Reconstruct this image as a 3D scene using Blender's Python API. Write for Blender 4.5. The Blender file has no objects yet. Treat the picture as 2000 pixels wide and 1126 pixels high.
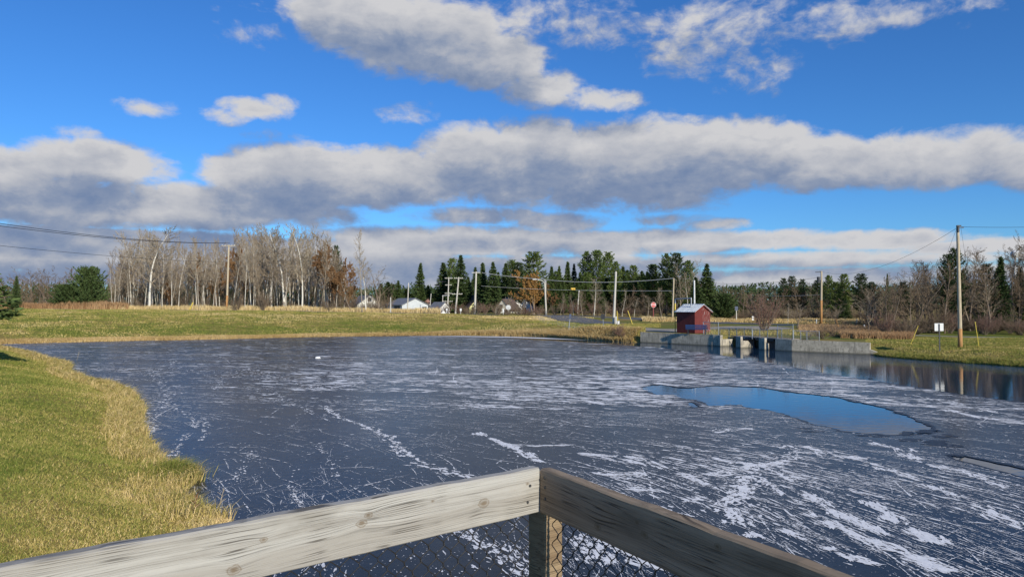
import bpy, bmesh, math, random
import numpy as np
from mathutils import Vector, Matrix

R = math.radians
scene = bpy.context.scene
COL = scene.collection
random.seed(7)
rng = np.random.default_rng(11)

# ------------------------------------------------------------------ camera
EYE = 3.5
FPX = 1390.0                      # focal length in photograph pixels (2000 wide)
PITCH = math.atan(32.0 / FPX)
cam_data = bpy.data.cameras.new("camera")
cam = bpy.data.objects.new("camera", cam_data)
COL.objects.link(cam)
cam.location = (0, 0, EYE)
cam.rotation_euler = (R(90) + PITCH, 0, 0)
cam_data.sensor_width = 36
cam_data.lens = FPX / 2000 * 36
cam_data.clip_start = 0.05
cam_data.clip_end = 9000
scene.camera = cam
scene.view_settings.view_transform = 'Standard'
scene.view_settings.look = 'None'
scene.view_settings.exposure = 0.0
scene.view_settings.gamma = 1.0

SUN_AZ = 31.0      # degrees to the right of straight behind the camera
SUN_EL = 23.0
sv = Vector((math.sin(R(SUN_AZ)) * math.cos(R(SUN_EL)), -math.cos(R(SUN_AZ)) * math.cos(R(SUN_EL)), math.sin(R(SUN_EL))))


def ray(u, v):
    cx = (u - 1000) / FPX
    cy = (563 - v) / FPX
    return Vector((cx, math.cos(PITCH) - math.sin(PITCH) * cy, math.sin(PITCH) + math.cos(PITCH) * cy))


def on_z(u, v, z=0.0):
    d = ray(u, v)
    t = (z - EYE) / d.z
    return Vector((d.x * t, d.y * t, z))


def at_d(u, v, D):
    d = ray(u, v)
    t = D / d.y
    return Vector((d.x * t, D, EYE + d.z * t))


# ------------------------------------------------------------------ node helpers
class NT:
    def __init__(self, tree):
        self.t = tree

    def n(self, typ, inputs=None, **props):
        nd = self.t.nodes.new(typ)
        for k, v in props.items():
            setattr(nd, k, v)
        if inputs:
            for k, v in inputs.items():
                s = nd.inputs[k]
                if isinstance(v, bpy.types.NodeSocket):
                    self.t.links.new(v, s)
                else:
                    s.default_value = v
        return nd

    def math(self, op, a, b=None, c=None, clamp=False):
        nd = self.t.nodes.new('ShaderNodeMath')
        nd.operation = op
        nd.use_clamp = clamp
        for i, v in enumerate((a, b, c)):
            if v is None:
                continue
            if isinstance(v, bpy.types.NodeSocket):
                self.t.links.new(v, nd.inputs[i])
            else:
                nd.inputs[i].default_value = v
        return nd.outputs[0]

    def vmath(self, op, a, b=None, c=None, out=0):
        nd = self.t.nodes.new('ShaderNodeVectorMath')
        nd.operation = op
        for i, v in enumerate((a, b, c)):
            if v is None:
                continue
            if isinstance(v, bpy.types.NodeSocket):
                self.t.links.new(v, nd.inputs[i])
            else:
                nd.inputs[i].default_value = v
        return nd.outputs[out]

    def mix(self, f, a, b, blend='MIX'):
        nd = self.t.nodes.new('ShaderNodeMix')
        nd.data_type = 'RGBA'
        nd.blend_type = blend
        for i, v in ((0, f), (6, a), (7, b)):
            if isinstance(v, bpy.types.NodeSocket):
                self.t.links.new(v, nd.inputs[i])
            elif i == 0:
                nd.inputs[0].default_value = v
            else:
                nd.inputs[i].default_value = (v[0], v[1], v[2], 1)
        return nd.outputs[2]

    def noise(self, vec, scale, detail=4, rough=0.55, dist=0.0):
        nd = self.n('ShaderNodeTexNoise', {'Scale': scale, 'Detail': detail, 'Roughness': rough, 'Distortion': dist})
        if vec is not None:
            self.t.links.new(vec, nd.inputs['Vector'])
        return nd.outputs['Fac']

    def ss(self, x, a, b, lo=0.0, hi=1.0):
        nd = self.n('ShaderNodeMapRange', {'Value': x, 'From Min': a, 'From Max': b, 'To Min': lo, 'To Max': hi},
                    interpolation_type='SMOOTHSTEP')
        return nd.outputs[0]

    def ramp(self, x, stops):
        nd = self.n('ShaderNodeValToRGB')
        self.t.links.new(x, nd.inputs[0])
        el = nd.color_ramp.elements
        while len(el) < len(stops):
            el.new(0.5)
        for e, (p, c) in zip(el, stops):
            e.position = p
            e.color = (c[0], c[1], c[2], 1)
        return nd.outputs[0]


# ------------------------------------------------------------------ world: sky with clouds in direction space
world = bpy.data.worlds.new("World")
scene.world = world
world.use_nodes = True
wt = world.node_tree
wt.nodes.clear()
W = NT(wt)
# azimuth / elevation of the cloud lobes, read off the photograph: u, v, half-width, half-height, strength
LOBES = [
    (640, 25, 75, 45, .8), (740, 45, 130, 60, 1), (850, 75, 130, 65, 1), (945, 110, 105, 52, 1), (1065, 172, 75, 32, .75), (1150, 196, 75, 18, .5),
    (500, 50, 60, 35, .12), (1330, 45, 110, 30, .2), (1390, 90, 90, 45, .34), (1455, 140, 70, 42, .42), (1100, 40, 130, 40, .22), (1760, 22, 130, 28, .12),
    (290, 212, 44, 14, .34), (440, 228, 46, 16, .47), (500, 212, 75, 18, .52), (550, 204, 34, 18, .48), (808, 222, 40, 16, .14), (150, 262, 50, 14, .2), (540, 266, 50, 10, .16),
    (480, 342, 80, 34, .8), (610, 332, 140, 46, 1), (740, 352, 170, 50, 1), (960, 318, 115, 70, 1), (1080, 312, 120, 66, 1),
    (1190, 330, 200, 72, 1.1), (1310, 312, 140, 66, 1), (1430, 300, 110, 62, 1), (1520, 290, 65, 44, .9), (1600, 320, 180, 44, 1), (1760, 312, 170, 48, 1), (1900, 308, 110, 46, .9), (2080, 320, 140, 48, 1), (1480, 362, 80, 12, .4),
    (175, 322, 150, 44, .9), (40, 318, 80, 34, .8), (15, 290, 60, 14, .5), (150, 392, 330, 46, 1), (400, 402, 220, 38, .9), (590, 412, 110, 28, .6),
    (915, 420, 110, 15, .7), (1100, 434, 75, 18, .7), (1290, 430, 55, 9, .35), (1390, 440, 60, 9, .4),
    (250, 478, 700, 26, 1), (880, 472, 240, 26, .9), (1240, 474, 210, 22, .85), (1480, 468, 130, 16, .7), (1720, 468, 150, 16, .75), (1890, 482, 130, 14, .7),
    (650, 522, 700, 24, .9), (1330, 512, 500, 14, .7), (1000, 548, 1200, 18, .75), (1700, 530, 300, 9, .5),
]


def cloud_group():
    g = bpy.data.node_groups.new("cloud_cover", 'ShaderNodeTree')
    g.interface.new_socket(name="Vec", in_out='INPUT', socket_type='NodeSocketVector')
    g.interface.new_socket(name="Cover", in_out='OUTPUT', socket_type='NodeSocketFloat')
    G = NT(g)
    gi = g.nodes.new('NodeGroupInput')
    go = g.nodes.new('NodeGroupOutput')
    v = gi.outputs[0]
    cur = None
    for (u0, v0, ru, rv, st) in LOBES:
        if st < .46: st += .08; ru *= 1.1; rv *= 1.05
        elif st >= .9 and v0 < 400: rv *= .94
        d = ray(u0, v0)
        a = math.atan2(d.x, d.y)
        e = d.z / math.hypot(d.x, d.y)
        k = math.cos(a)
        sa = FPX / (ru * k * k)
        se = FPX / (rv * k)
        q = G.vmath('MULTIPLY_ADD', v, (sa * .70, se * .70, 0), (-a * sa * .70, -e * se * .70, 0))
        r2 = G.vmath('DOT_PRODUCT', q, q, out=1)
        m = G.math('MULTIPLY_ADD', r2, -st * .9, st)
        cur = m if cur is None else G.math('MAXIMUM', cur, m)
    nv = G.vmath('MULTIPLY', v, (1.0, 1.45, 1.0))
    wob = G.n('ShaderNodeTexNoise', {'Scale': 9.0, 'Detail': 3.0}); g.links.new(nv, wob.inputs['Vector'])
    nv = G.vmath('ADD', nv, G.vmath('MULTIPLY', G.vmath('SUBTRACT', wob.outputs['Color'], (.5, .5, .5)), (.05, .05, 0)))
    n1 = G.noise(nv, 8.0, 9, 0.56, 0.0)
    n2 = G.noise(nv, 30.0, 9, 0.62, 0.0)
    nn = G.math('MULTIPLY_ADD', n1, 1.75, G.math('MULTIPLY', n2, 1.0))
    nn = G.math('SUBTRACT', nn, 1.57)
    cur = G.math('MAXIMUM', cur, -0.6)
    tot = G.math('ADD', cur, nn)
    g.links.new(tot, go.inputs[0])
    return g


tc = W.n('ShaderNodeTexCoord')
sep = W.n('ShaderNodeSeparateXYZ', {0: tc.outputs['Generated']})
X, Y, Z = sep.outputs
az = W.math('ARCTAN2', X, Y)
hyp = W.math('SQRT', W.math('MULTIPLY_ADD', X, X, W.math('MULTIPLY', Y, Y)))
el = W.math('DIVIDE', Z, W.math('MAXIMUM', hyp, 0.02))
vec = W.n('ShaderNodeCombineXYZ', {0: az, 1: el, 2: 0.0}).outputs[0]
cg = cloud_group()
c0 = wt.nodes.new('ShaderNodeGroup'); c0.node_tree = cg
wt.links.new(vec, c0.inputs[0])
vec2 = W.vmath('ADD', vec, (0.004, 0.040, 0))
c1 = wt.nodes.new('ShaderNodeGroup'); c1.node_tree = cg
wt.links.new(vec2, c1.inputs[0])
cov = W.ss(c0.outputs[0], -0.18, 0.36)
thick = W.ss(c0.outputs[0], 0.15, 1.1)
rim = W.math('SUBTRACT', c0.outputs[0], c1.outputs[0])
lit = W.ss(rim, -0.75, 0.85)
soft = W.noise(W.vmath('MULTIPLY', vec, (1.0, 2.2, 1)), 9.0, 7, 0.6)
litn = W.math('ADD', lit, W.math('MULTIPLY_ADD', soft, 0.9, -0.45))
litn = W.math('SUBTRACT', litn, W.math('MULTIPLY_ADD', thick, 0.46, -0.08), clamp=True)
cl_col = W.ramp(litn, [(0.0, (0.175, 0.245, 0.40)), (0.33, (0.275, 0.33, 0.45)), (0.62, (0.43, 0.455, 0.52)), (1.0, (0.62, 0.62, 0.64))])
sky = W.n('ShaderNodeTexSky', sky_type='NISHITA', sun_disc=False)
sky.sun_elevation = R(SUN_EL)
sky.sun_rotation = R(180 - SUN_AZ)
sky.altitude = 300
sky.air_density = 1.0
sky.dust_density = 0.3
sky.ozone_density = 3.0
hs = W.n('ShaderNodeHueSaturation', {'Hue': 0.5, 'Saturation': 1.12, 'Value': 1.0, 'Color': sky.outputs[0]})
SKY_STR = 0.11
skyc = W.mix(1.0, hs.outputs[0], (0.45, 0.82, 1.24), 'MULTIPLY')
# cloud radiance is given for the picture, so divide by the background strength
clc = W.n('ShaderNodeVectorMath', {0: cl_col, 1: (1 / SKY_STR,) * 3}, operation='MULTIPLY').outputs[0]
skym = W.mix(cov, skyc, clc)
bg = W.n('ShaderNodeBackground', {'Color': skym, 'Strength': SKY_STR})
wo = W.n('ShaderNodeOutputWorld')
wt.links.new(bg.outputs[0], wo.inputs[0])

sun_data = bpy.data.lights.new("sun", 'SUN')
sun_data.energy = 4.8
sun_data.angle = R(0.53)
sun_data.color = (1.0, 0.93, 0.80)
sun = bpy.data.objects.new("sun", sun_data)
COL.objects.link(sun)
sun.rotation_euler = sv.to_track_quat('Z', 'Y').to_euler()
sun.location = sv * 100


# ------------------------------------------------------------------ object helpers
def tag(o, label=None, cat=None, group=None, kind=None):
    if label: o['label'] = label
    if cat: o['category'] = cat
    if group: o['group'] = group
    if kind: o['kind'] = kind
    return o


def empty(name, loc, rz=0.0, label=None, cat=None, group=None):
    o = bpy.data.objects.new(name, None)
    COL.objects.link(o)
    o.location = loc
    o.rotation_euler = (0, 0, rz)
    o.empty_display_size = 0.2
    return tag(o, label, cat, group)


class MB:
    """collects vertices and faces (numpy chunks) into one mesh object"""

    def __init__(self):
        self.v = []; self.f = []; self.m = []; self.n = 0; self.tint = []

    def add(self, verts, faces, mat=0, tint=None):
        verts = np.asarray(verts, dtype=np.float64).reshape(-1, 3)
        if isinstance(faces, np.ndarray):
            self.f.append(faces + self.n)
            self.m.append(np.full(len(faces), mat))
        else:
            by = {}
            for f in faces:
                by.setdefault(len(f), []).append(f)
            for k, fs in by.items():
                self.f.append(np.array(fs) + self.n)
                self.m.append(np.full(len(fs), mat))
        self.v.append(verts)
        self.tint.append(np.zeros(len(verts)) if tint is None else np.broadcast_to(tint, (len(verts),)))
        self.n += len(verts)

    def box(self, c, s, rz=0.0, mat=0, M=None, taper=1.0):
        x, y, z = s[0] / 2, s[1] / 2, s[2] / 2
        t = taper
        P = [(-x, -y, -z), (x, -y, -z), (x, y, -z), (-x, y, -z), (-x * t, -y * t, z), (x * t, -y * t, z), (x * t, y * t, z), (-x * t, y * t, z)]
        if M is None:
            M = Matrix.Translation(c) @ Matrix.Rotation(rz, 4, 'Z')
        else:
            M = M @ Matrix.Translation(c)
        P = [tuple(M @ Vector(p)) for p in P]
        self.add(P, [(0, 3, 2, 1), (4, 5, 6, 7), (0, 1, 5, 4), (1, 2, 6, 5), (2, 3, 7, 6), (3, 0, 4, 7)], mat)

    def tube(self, pts, rad, n=8, mat=0, cap=True):
        pts = np.asarray(pts, dtype=np.float64)
        k = len(pts)
        rad = np.broadcast_to(np.asarray(rad, dtype=np.float64), (k,))
        T = np.gradient(pts, axis=0)
        T /= np.maximum(np.linalg.norm(T, axis=1, keepdims=True), 1e-9)
        ref = np.array((0, 0, 1.0)) if abs(T[0, 2]) < 0.9 else np.array((1.0, 0, 0))
        A = np.cross(T, ref); A /= np.maximum(np.linalg.norm(A, axis=1, keepdims=True), 1e-9)
        B = np.cross(T, A)
        ang = np.arange(n) * 2 * math.pi / n
        ring = (pts[:, None, :] + rad[:, None, None] * (np.cos(ang)[None, :, None] * A[:, None, :] + np.sin(ang)[None, :, None] * B[:, None, :]))
        i = np.arange(k - 1)[:, None] * n
        j = np.arange(n)[None, :]
        jn = (j + 1) % n
        F = np.stack([i + j, i + n + j, i + n + jn, i + jn], axis=-1).reshape(-1, 4)
        self.add(ring.reshape(-1, 3), F, mat)
        if cap and n > 3:
            base = self.n - k * n
            self.f.append(np.array([list(range(base, base + n))])); self.m.append(np.array([mat]))
            e = base + (k - 1) * n
            self.f.append(np.array([list(range(e + n - 1, e - 1, -1))])); self.m.append(np.array([mat]))

    def build(self, name, mats, parent=None, smooth=False, loc=None, tint=False):
        me = bpy.data.meshes.new(name)
        V = np.concatenate(self.v) if self.v else np.zeros((0, 3))
        me.vertices.add(len(V)); me.vertices.foreach_set('co', V.astype(np.float32).ravel())
        tot = np.concatenate([np.full(len(f), f.shape[1]) for f in self.f])
        idx = np.concatenate([f.ravel() for f in self.f])
        me.loops.add(len(idx)); me.loops.foreach_set('vertex_index', idx.astype(np.int32))
        me.polygons.add(len(tot))
        st = np.concatenate([[0], np.cumsum(tot)[:-1]])
        me.polygons.foreach_set('loop_start', st.astype(np.int32))
        me.polygons.foreach_set('loop_total', tot.astype(np.int32))
        if not isinstance(mats, (list, tuple)): mats = [mats]
        for m in mats: me.materials.append(m)
        me.polygons.foreach_set('material_index', np.concatenate(self.m).astype(np.int32))
        me.polygons.foreach_set('use_smooth', np.full(len(tot), bool(smooth)))
        if tint:
            at = me.attributes.new('tint', 'FLOAT', 'POINT')
            at.data.foreach_set('value', np.concatenate(self.tint).astype(np.float32))
        me.update(calc_edges=True)
        me.validate()
        o = bpy.data.objects.new(name, me)
        COL.objects.link(o)
        if parent: o.parent = parent
        if loc is not None: o.location = loc
        return o


def bevel(o, w, seg=2):
    m = o.modifiers.new('bevel', 'BEVEL'); m.width = w; m.segments = seg; m.limit_method = 'ANGLE'; m.angle_limit = R(40)
    return o


def copy_tree(root, loc, rz=0.0, sc=1.0, label=None, group=None, cat=None):
    c = root.copy(); COL.objects.link(c)
    c.location = loc; c.rotation_euler = (0, 0, rz)
    c.scale = (sc, sc, sc) if not isinstance(sc, tuple) else sc
    if label: c['label'] = label
    if group: c['group'] = group
    elif 'group' in c: del c['group']
    if cat: c['category'] = cat
    for ch in list(root.children):
        d = ch.copy(); COL.objects.link(d); d.parent = c
        for g in list(ch.children):
            e = g.copy(); COL.objects.link(e); e.parent = d
    return c


# ------------------------------------------------------------------ materials
def mat(name, build):
    m = bpy.data.materials.new(name); m.use_nodes = True
    t = m.node_tree; t.nodes.clear()
    N = NT(t)
    p = N.n('ShaderNodeBsdfPrincipled'); o = N.n('ShaderNodeOutputMaterial')
    t.links.new(p.outputs[0], o.inputs[0])
    build(N, p, t)
    return m


def setc(t, p, name, v):
    if isinstance(v, bpy.types.NodeSocket): t.links.new(v, p.inputs[name])
    else: p.inputs[name].default_value = v


def simple(name, c1, c2=None, scale=4.0, rough=0.8, metal=0.0, bump=0.0, stretch=(1, 1, 1), detail=5, obj=True, spec=0.5):
    c2 = c2 or tuple(x * 0.7 for x in c1)

    def b(N, p, t):
        co = N.n('ShaderNodeTexCoord').outputs['Object']
        v = N.vmath('MULTIPLY', co, stretch)
        n = N.noise(v, scale, detail, 0.6)
        f = N.ss(n, 0.32, 0.68)
        t.links.new(N.mix(f, c1, c2), p.inputs['Base Color'])
        p.inputs['Roughness'].default_value = rough
        p.inputs['Metallic'].default_value = metal
        p.inputs['Specular IOR Level'].default_value = spec
        if bump:
            n2 = N.noise(v, scale * 4, 4, 0.6)
            bp = N.n('ShaderNodeBump', {'Height': n2, 'Strength': bump, 'Distance': 0.02})
            t.links.new(bp.outputs[0], p.inputs['Normal'])
    return mat(name, b)


def wood_mat(name, pale, mid, dark, knots=(), scale=1.0, crack=0.75):
    """weathered lumber, grain along local X"""
    def b(N, p, t):
        co = N.n('ShaderNodeTexCoord').outputs['Object']
        sp = N.n('ShaderNodeSeparateXYZ', {0: co})
        x, y, z = sp.outputs
        warp = N.noise(N.vmath('MULTIPLY', co, (1.6, 6, 6)), 1.5, 3, 0.5)
        zz = N.math('MULTIPLY_ADD', warp, 0.016, z)
        kmask = None
        for (kx, kz, kr, sgn) in knots:
            # grain flows round each knot
            dx = N.math('MULTIPLY', N.math('SUBTRACT', x, kx), 0.45 / kr)
            dz = N.math('MULTIPLY', N.math('SUBTRACT', z, kz), 1.0 / kr)
            r2 = N.math('MULTIPLY_ADD', dx, dx, N.math('MULTIPLY', dz, dz))
            g = N.math('DIVIDE', 1.0, N.math('MULTIPLY_ADD', r2, 0.55, 1.0))
            zz = N.math('ADD', zz, N.math('MULTIPLY', g, N.math('MULTIPLY', dz, kr * 0.6)))
            zz = N.math('ADD', zz, N.math('MULTIPLY', g, sgn * kr * .55))
            dx2 = N.math('MULTIPLY', dx, 1.5)
            rr = N.math('SQRT', N.math('MULTIPLY_ADD', dx2, dx2, N.math('MULTIPLY', dz, dz)))
            rr = N.math('ADD', rr, N.math('MULTIPLY_ADD', N.noise(N.vmath('MULTIPLY', co, (30, 1, 60)), 2.0, 3, .6), .7, -.35))
            km = N.ss(rr, 0.85, 0.15)
            ring = N.math('MULTIPLY', N.ss(rr, 0.62, 0.72), N.ss(rr, 0.95, 0.74))
            k2 = N.math('MAXIMUM', N.math('MULTIPLY', km, 0.9), N.math('MULTIPLY', ring, .7))
            kmask = k2 if kmask is None else N.math('MAXIMUM', kmask, k2)
        gv = N.n('ShaderNodeCombineXYZ', {0: N.math('MULTIPLY', x, 0.9), 1: N.math('MULTIPLY', y, 8.0), 2: N.math('MULTIPLY', zz, 42.0)}).outputs[0]
        band = N.noise(gv, 0.55 * scale, 3, 0.5)
        fine = N.noise(N.vmath('MULTIPLY', gv, (2.6, 3, 9.0)), 1.0 * scale, 8, 0.75)
        crk = N.noise(N.vmath('MULTIPLY', gv, (1.6, 1, 2.3)), 1.1 * scale, 2, 0.4)
        cm = N.ss(N.math('ABSOLUTE', N.math('SUBTRACT', crk, 0.5)), 0.030, 0.004)
        cm = N.math('MULTIPLY', cm, N.ss(N.noise(co, 5.0, 2), 0.42, 0.62))
        blotch = N.noise(N.vmath('MULTIPLY', co, (1, 3, 3)), 3.5, 4, 0.6)
        c = N.mix(N.ss(band, 0.35, 0.65), pale, mid)
        c = N.mix(N.math('MULTIPLY', N.ss(fine, 0.47, 0.66), .75), c, tuple(v * 0.48 for v in mid))
        c = N.mix(N.math('MULTIPLY', N.ss(blotch, 0.52, 0.78), 0.55), c, dark)
        c = N.mix(N.math('MULTIPLY', cm, crack), c, (0.035, 0.026, 0.018))
        if kmask is not None:
            c = N.mix(N.math('MULTIPLY', kmask, .8), c, (0.15, 0.10, 0.05))
        t.links.new(c, p.inputs['Base Color'])
        p.inputs['Roughness'].default_value = 0.82
        p.inputs['Specular IOR Level'].default_value = 0.25
        h = N.math('SUBTRACT', N.math('MULTIPLY', fine, 0.35), cm)
        bp = N.n('ShaderNodeBump', {'Height': h, 'Strength': 0.55, 'Distance': 0.004})
        t.links.new(bp.outputs[0], p.inputs['Normal'])
    return mat(name, b)


M = {}
M['concrete'] = None


def b_conc(N, p, t):
    co = N.n('ShaderNodeTexCoord').outputs['Object']
    a = N.noise(co, 1.2, 6, 0.65)
    s = N.noise(N.vmath('MULTIPLY', co, (3.5, 3.5, 0.7)), 2.0, 5, 0.7)
    f = N.noise(co, 9, 5, 0.7)
    c = N.mix(N.ss(a, .3, .7), (0.56, 0.50, 0.385), (0.33, 0.295, 0.225))
    c = N.mix(N.math('MULTIPLY', N.ss(s, .48, .68), .75), c, (0.15, 0.135, 0.11))
    c = N.mix(N.math('MULTIPLY', N.ss(f, .56, .64), .75), c, (0.11, 0.10, 0.08))
    sp = N.n('ShaderNodeSeparateXYZ', {0: N.n('ShaderNodeNewGeometry').outputs['Position']})
    wl = N.ss(N.math('ADD', sp.outputs[2], N.math('MULTIPLY', a, .12)), .2, .08)
    c = N.mix(N.math('MULTIPLY', wl, .8), c, (0.09, 0.085, 0.06))
    t.links.new(c, p.inputs['Base Color'])
    p.inputs['Roughness'].default_value = 0.9
    bp = N.n('ShaderNodeBump', {'Height': f, 'Strength': .4, 'Distance': .02})
    t.links.new(bp.outputs[0], p.inputs['Normal'])


M['concrete'] = mat('concrete', b_conc)


def b_water(N, p, t):
    co = N.n('ShaderNodeNewGeometry').outputs['Position']
    p.inputs['Base Color'].default_value = (0.010, 0.034, 0.072, 1)
    p.inputs['Roughness'].default_value = 0.035
    p.inputs['IOR'].default_value = 1.333
    n = N.noise(N.vmath('MULTIPLY', co, (1.0, 1.9, 1)), 2.4, 3, .5)
    sp = N.n('ShaderNodeSeparateXYZ', {0: co})
    # open breeze reaches only the water by the right bank
    w = N.ss(N.math('ADD', sp.outputs[0], N.math('MULTIPLY', sp.outputs[1], 0.45)), 40.0, 50.0, 0.003, 0.075)
    bp = N.n('ShaderNodeBump', {'Height': n, 'Strength': 1.0, 'Distance': w})
    t.links.new(bp.outputs[0], p.inputs['Normal'])


M['water'] = mat('pond_water', b_water)


def b_ice(N, p, t):
    co = N.n('ShaderNodeNewGeometry').outputs['Position']
    a = N.noise(co, .35, 4, .55)
    b = N.noise(co, 6.0, 6, .7)
    c = N.mix(N.ss(a, .35, .7), (0.011, 0.014, 0.016), (0.030, 0.033, 0.034))
    # frost specks too fine to stand as flakes of their own
    vo = N.n('ShaderNodeTexVoronoi', {'Vector': co, 'Scale': 16.0, 'Randomness': 1.0}, feature='F1')
    dens = N.ss(N.noise(co, .9, 4, .6), .42, .70, 0.0, .20)
    s = N.math('LESS_THAN', N.math('ADD', vo.outputs['Distance'], N.math('MULTIPLY_ADD', b, .35, -.17)), dens)
    c = N.mix(N.math('MULTIPLY', s, .35), c, (0.5, 0.54, 0.6))
    t.links.new(c, p.inputs['Base Color'])
    p.inputs['IOR'].default_value = 1.28
    r = N.math('MULTIPLY_ADD', N.ss(b, .3, .75), .07, .20)
    r = N.math('ADD', r, N.math('MULTIPLY', N.ss(a, .35, .65), .05))
    t.links.new(r, p.inputs['Roughness'])
    bp = N.n('ShaderNodeBump', {'Height': N.noise(co, 1.3, 4, .6), 'Strength': .5, 'Distance': .010})
    t.links.new(bp.outputs[0], p.inputs['Normal'])


M['ice'] = mat('pond_ice', b_ice)
M['snow'] = simple('thin_snow', (0.93, 0.91, 0.87), (0.76, 0.75, 0.73), 9.0, .75, bump=.3)
M['thin_ice'] = simple('wet_thin_ice', (0.03, 0.034, 0.038), (0.012, 0.014, 0.018), 3.0, .35, spec=.12)


def b_ground(N, p, t):
    at = N.n('ShaderNodeNewGeometry').outputs['Position']
    sp = N.n('ShaderNodeSeparateXYZ', {0: at})
    big = N.noise(at, .10, 4, .6)
    mid = N.noise(N.vmath('MULTIPLY', at, (.6, 1.3, 1)), .55, 5, .65)
    fin = N.noise(at, 5.0, 5, .7)
    g = N.mix(N.ss(fin, .3, .7), (0.17, 0.20, 0.035), (0.10, 0.12, 0.02))
    dry = N.mix(N.ss(fin, .3, .7), (0.36, 0.26, 0.085), (0.20, 0.145, 0.05))
    f = N.ss(N.math('ADD', N.math('MULTIPLY', big, .6), N.math('MULTIPLY', mid, .5)), .50, .62)
    ta = N.n('ShaderNodeAttribute', attribute_name='dry').outputs['Fac']
    f = N.math('ADD', N.math('MULTIPLY', f, .75), ta, clamp=True)
    c = N.mix(f, g, dry)
    gr = N.n('ShaderNodeAttribute', attribute_name='gravel').outputs['Fac']
    gc = N.mix(N.ss(N.noise(at, 1.5, 6, .7), .35, .7), (0.40, 0.36, 0.30), (0.25, 0.22, 0.18))
    grm = N.ss(N.math('ADD', gr, N.math('MULTIPLY_ADD', N.noise(at, .8, 5, .65), .5, -.25)), .42, .58)
    c = N.mix(grm, c, gc)
    un = N.ss(sp.outputs[2], 0.05, -0.1)
    c = N.mix(un, c, (0.03, 0.025, 0.018))
    t.links.new(c, p.inputs['Base Color'])
    p.inputs['Roughness'].default_value = 1.0
    p.inputs['Specular IOR Level'].default_value = .1
    bp = N.n('ShaderNodeBump', {'Height': fin, 'Strength': .8, 'Distance': .06})
    t.links.new(bp.outputs[0], p.inputs['Normal'])


M['ground'] = mat('grassy_ground', b_ground)


def blade_mat(name, stops, trans=.25):
    def b(N, p, t):
        a = N.n('ShaderNodeAttribute', attribute_name='tint').outputs['Fac']
        c = N.ramp(a, stops)
        t.links.new(c, p.inputs['Base Color'])
        p.inputs['Roughness'].default_value = .75
        p.inputs['Specular IOR Level'].default_value = .2
    return mat(name, b)


M['grass'] = blade_mat('grass_blades', [(0, (0.095, 0.14, 0.02)), (.4, (0.22, 0.235, 0.045)), (.7, (0.42, 0.33, 0.10)), (1, (0.74, 0.56, 0.27))])
M['reed'] = blade_mat('dry_reeds', [(0, (0.14, 0.075, 0.03)), (.4, (0.35, 0.23, 0.09)), (.7, (0.52, 0.37, 0.15)), (1, (0.70, 0.55, 0.30))])
M['rust_reed'] = blade_mat('rusty_weeds', [(0, (0.14, 0.07, 0.035)), (.5, (0.30, 0.17, 0.08)), (1, (0.50, 0.34, 0.18))])
M['asphalt'] = simple('asphalt', (0.13, 0.13, 0.135), (0.085, 0.085, 0.088), 2.0, .9, bump=.3)
M['paint_yellow'] = simple('road_paint', (0.55, 0.38, 0.05), (0.35, 0.24, 0.05), 6, .8)

M['rail_lit'] = wood_mat('weathered_lumber_sunlit', (0.46, 0.44, 0.39), (0.35, 0.325, 0.28), (0.17, 0.15, 0.12),
                         knots=[(-.22, -.004, .016, -1), (-.60, .030, .010, 1), (-.62, .012, .013, -1), (-.40, .033, .005, 1), (-.95, -.035, .014, 1), (-.88, .022, .008, 1), (-.05, .028, .006, -1), (-1.35, .0, .014, 1)])  # weathered rail lumber, sunlit copy: the light is put into paler colours
M['rail_shaded'] = wood_mat('weathered_lumber_shaded', (0.37, 0.28, 0.19), (0.25, 0.185, 0.12), (0.115, 0.082, 0.052),
                          knots=[(.30, -.035, .012, 1), (.50, -.002, .011, -1), (.47, .022, .006, 1), (.03, .018, .004, 1), (.85, -.03, .013, 1), (.75, .04, .009, 1)])  # same weathered lumber, shaded copy: the board's shade is put into darker colours
M['post_wood'] = wood_mat('rough_post_lumber', (0.33, 0.24, 0.14), (0.22, 0.15, 0.085), (0.09, 0.06, 0.035), knots=[(-.42, -.01, .012, 1)])
M['chain'] = simple('black_coated_wire', (0.018, 0.017, 0.016), (0.03, 0.026, 0.022), 60, .35, spec=.4)
M['galv'] = simple('galvanised_steel', (0.42, 0.44, 0.46), (0.30, 0.32, 0.34), 8, .5, .5)
M['steel_dark'] = simple('dark_steel', (0.03, 0.033, 0.038), (0.05, 0.05, 0.05), 6, .6)
M['pole'] = simple('pole_timber', (0.56, 0.47, 0.33), (0.36, 0.29, 0.19), 5, .85, stretch=(6, 6, .5))
M['pole_grey'] = simple('grey_pole_timber', (0.60, 0.57, 0.50), (0.42, 0.39, 0.33), 5, .85, stretch=(6, 6, .5))
M['pole_orange'] = simple('treated_pole_foot', (0.50, 0.26, 0.09), (0.34, 0.18, 0.07), 5, .85, stretch=(6, 6, .5))
M['pole_white'] = simple('pale_metal_pole', (0.70, 0.70, 0.68), (0.55, 0.55, 0.53), 4, .6)
M['wire'] = simple('wire_black', (0.015, 0.015, 0.017), None, 4, .6)
M['wire_pale'] = simple('wire_pale', (0.75, 0.73, 0.68), None, 4, .5)
M['red_paint'] = None


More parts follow.
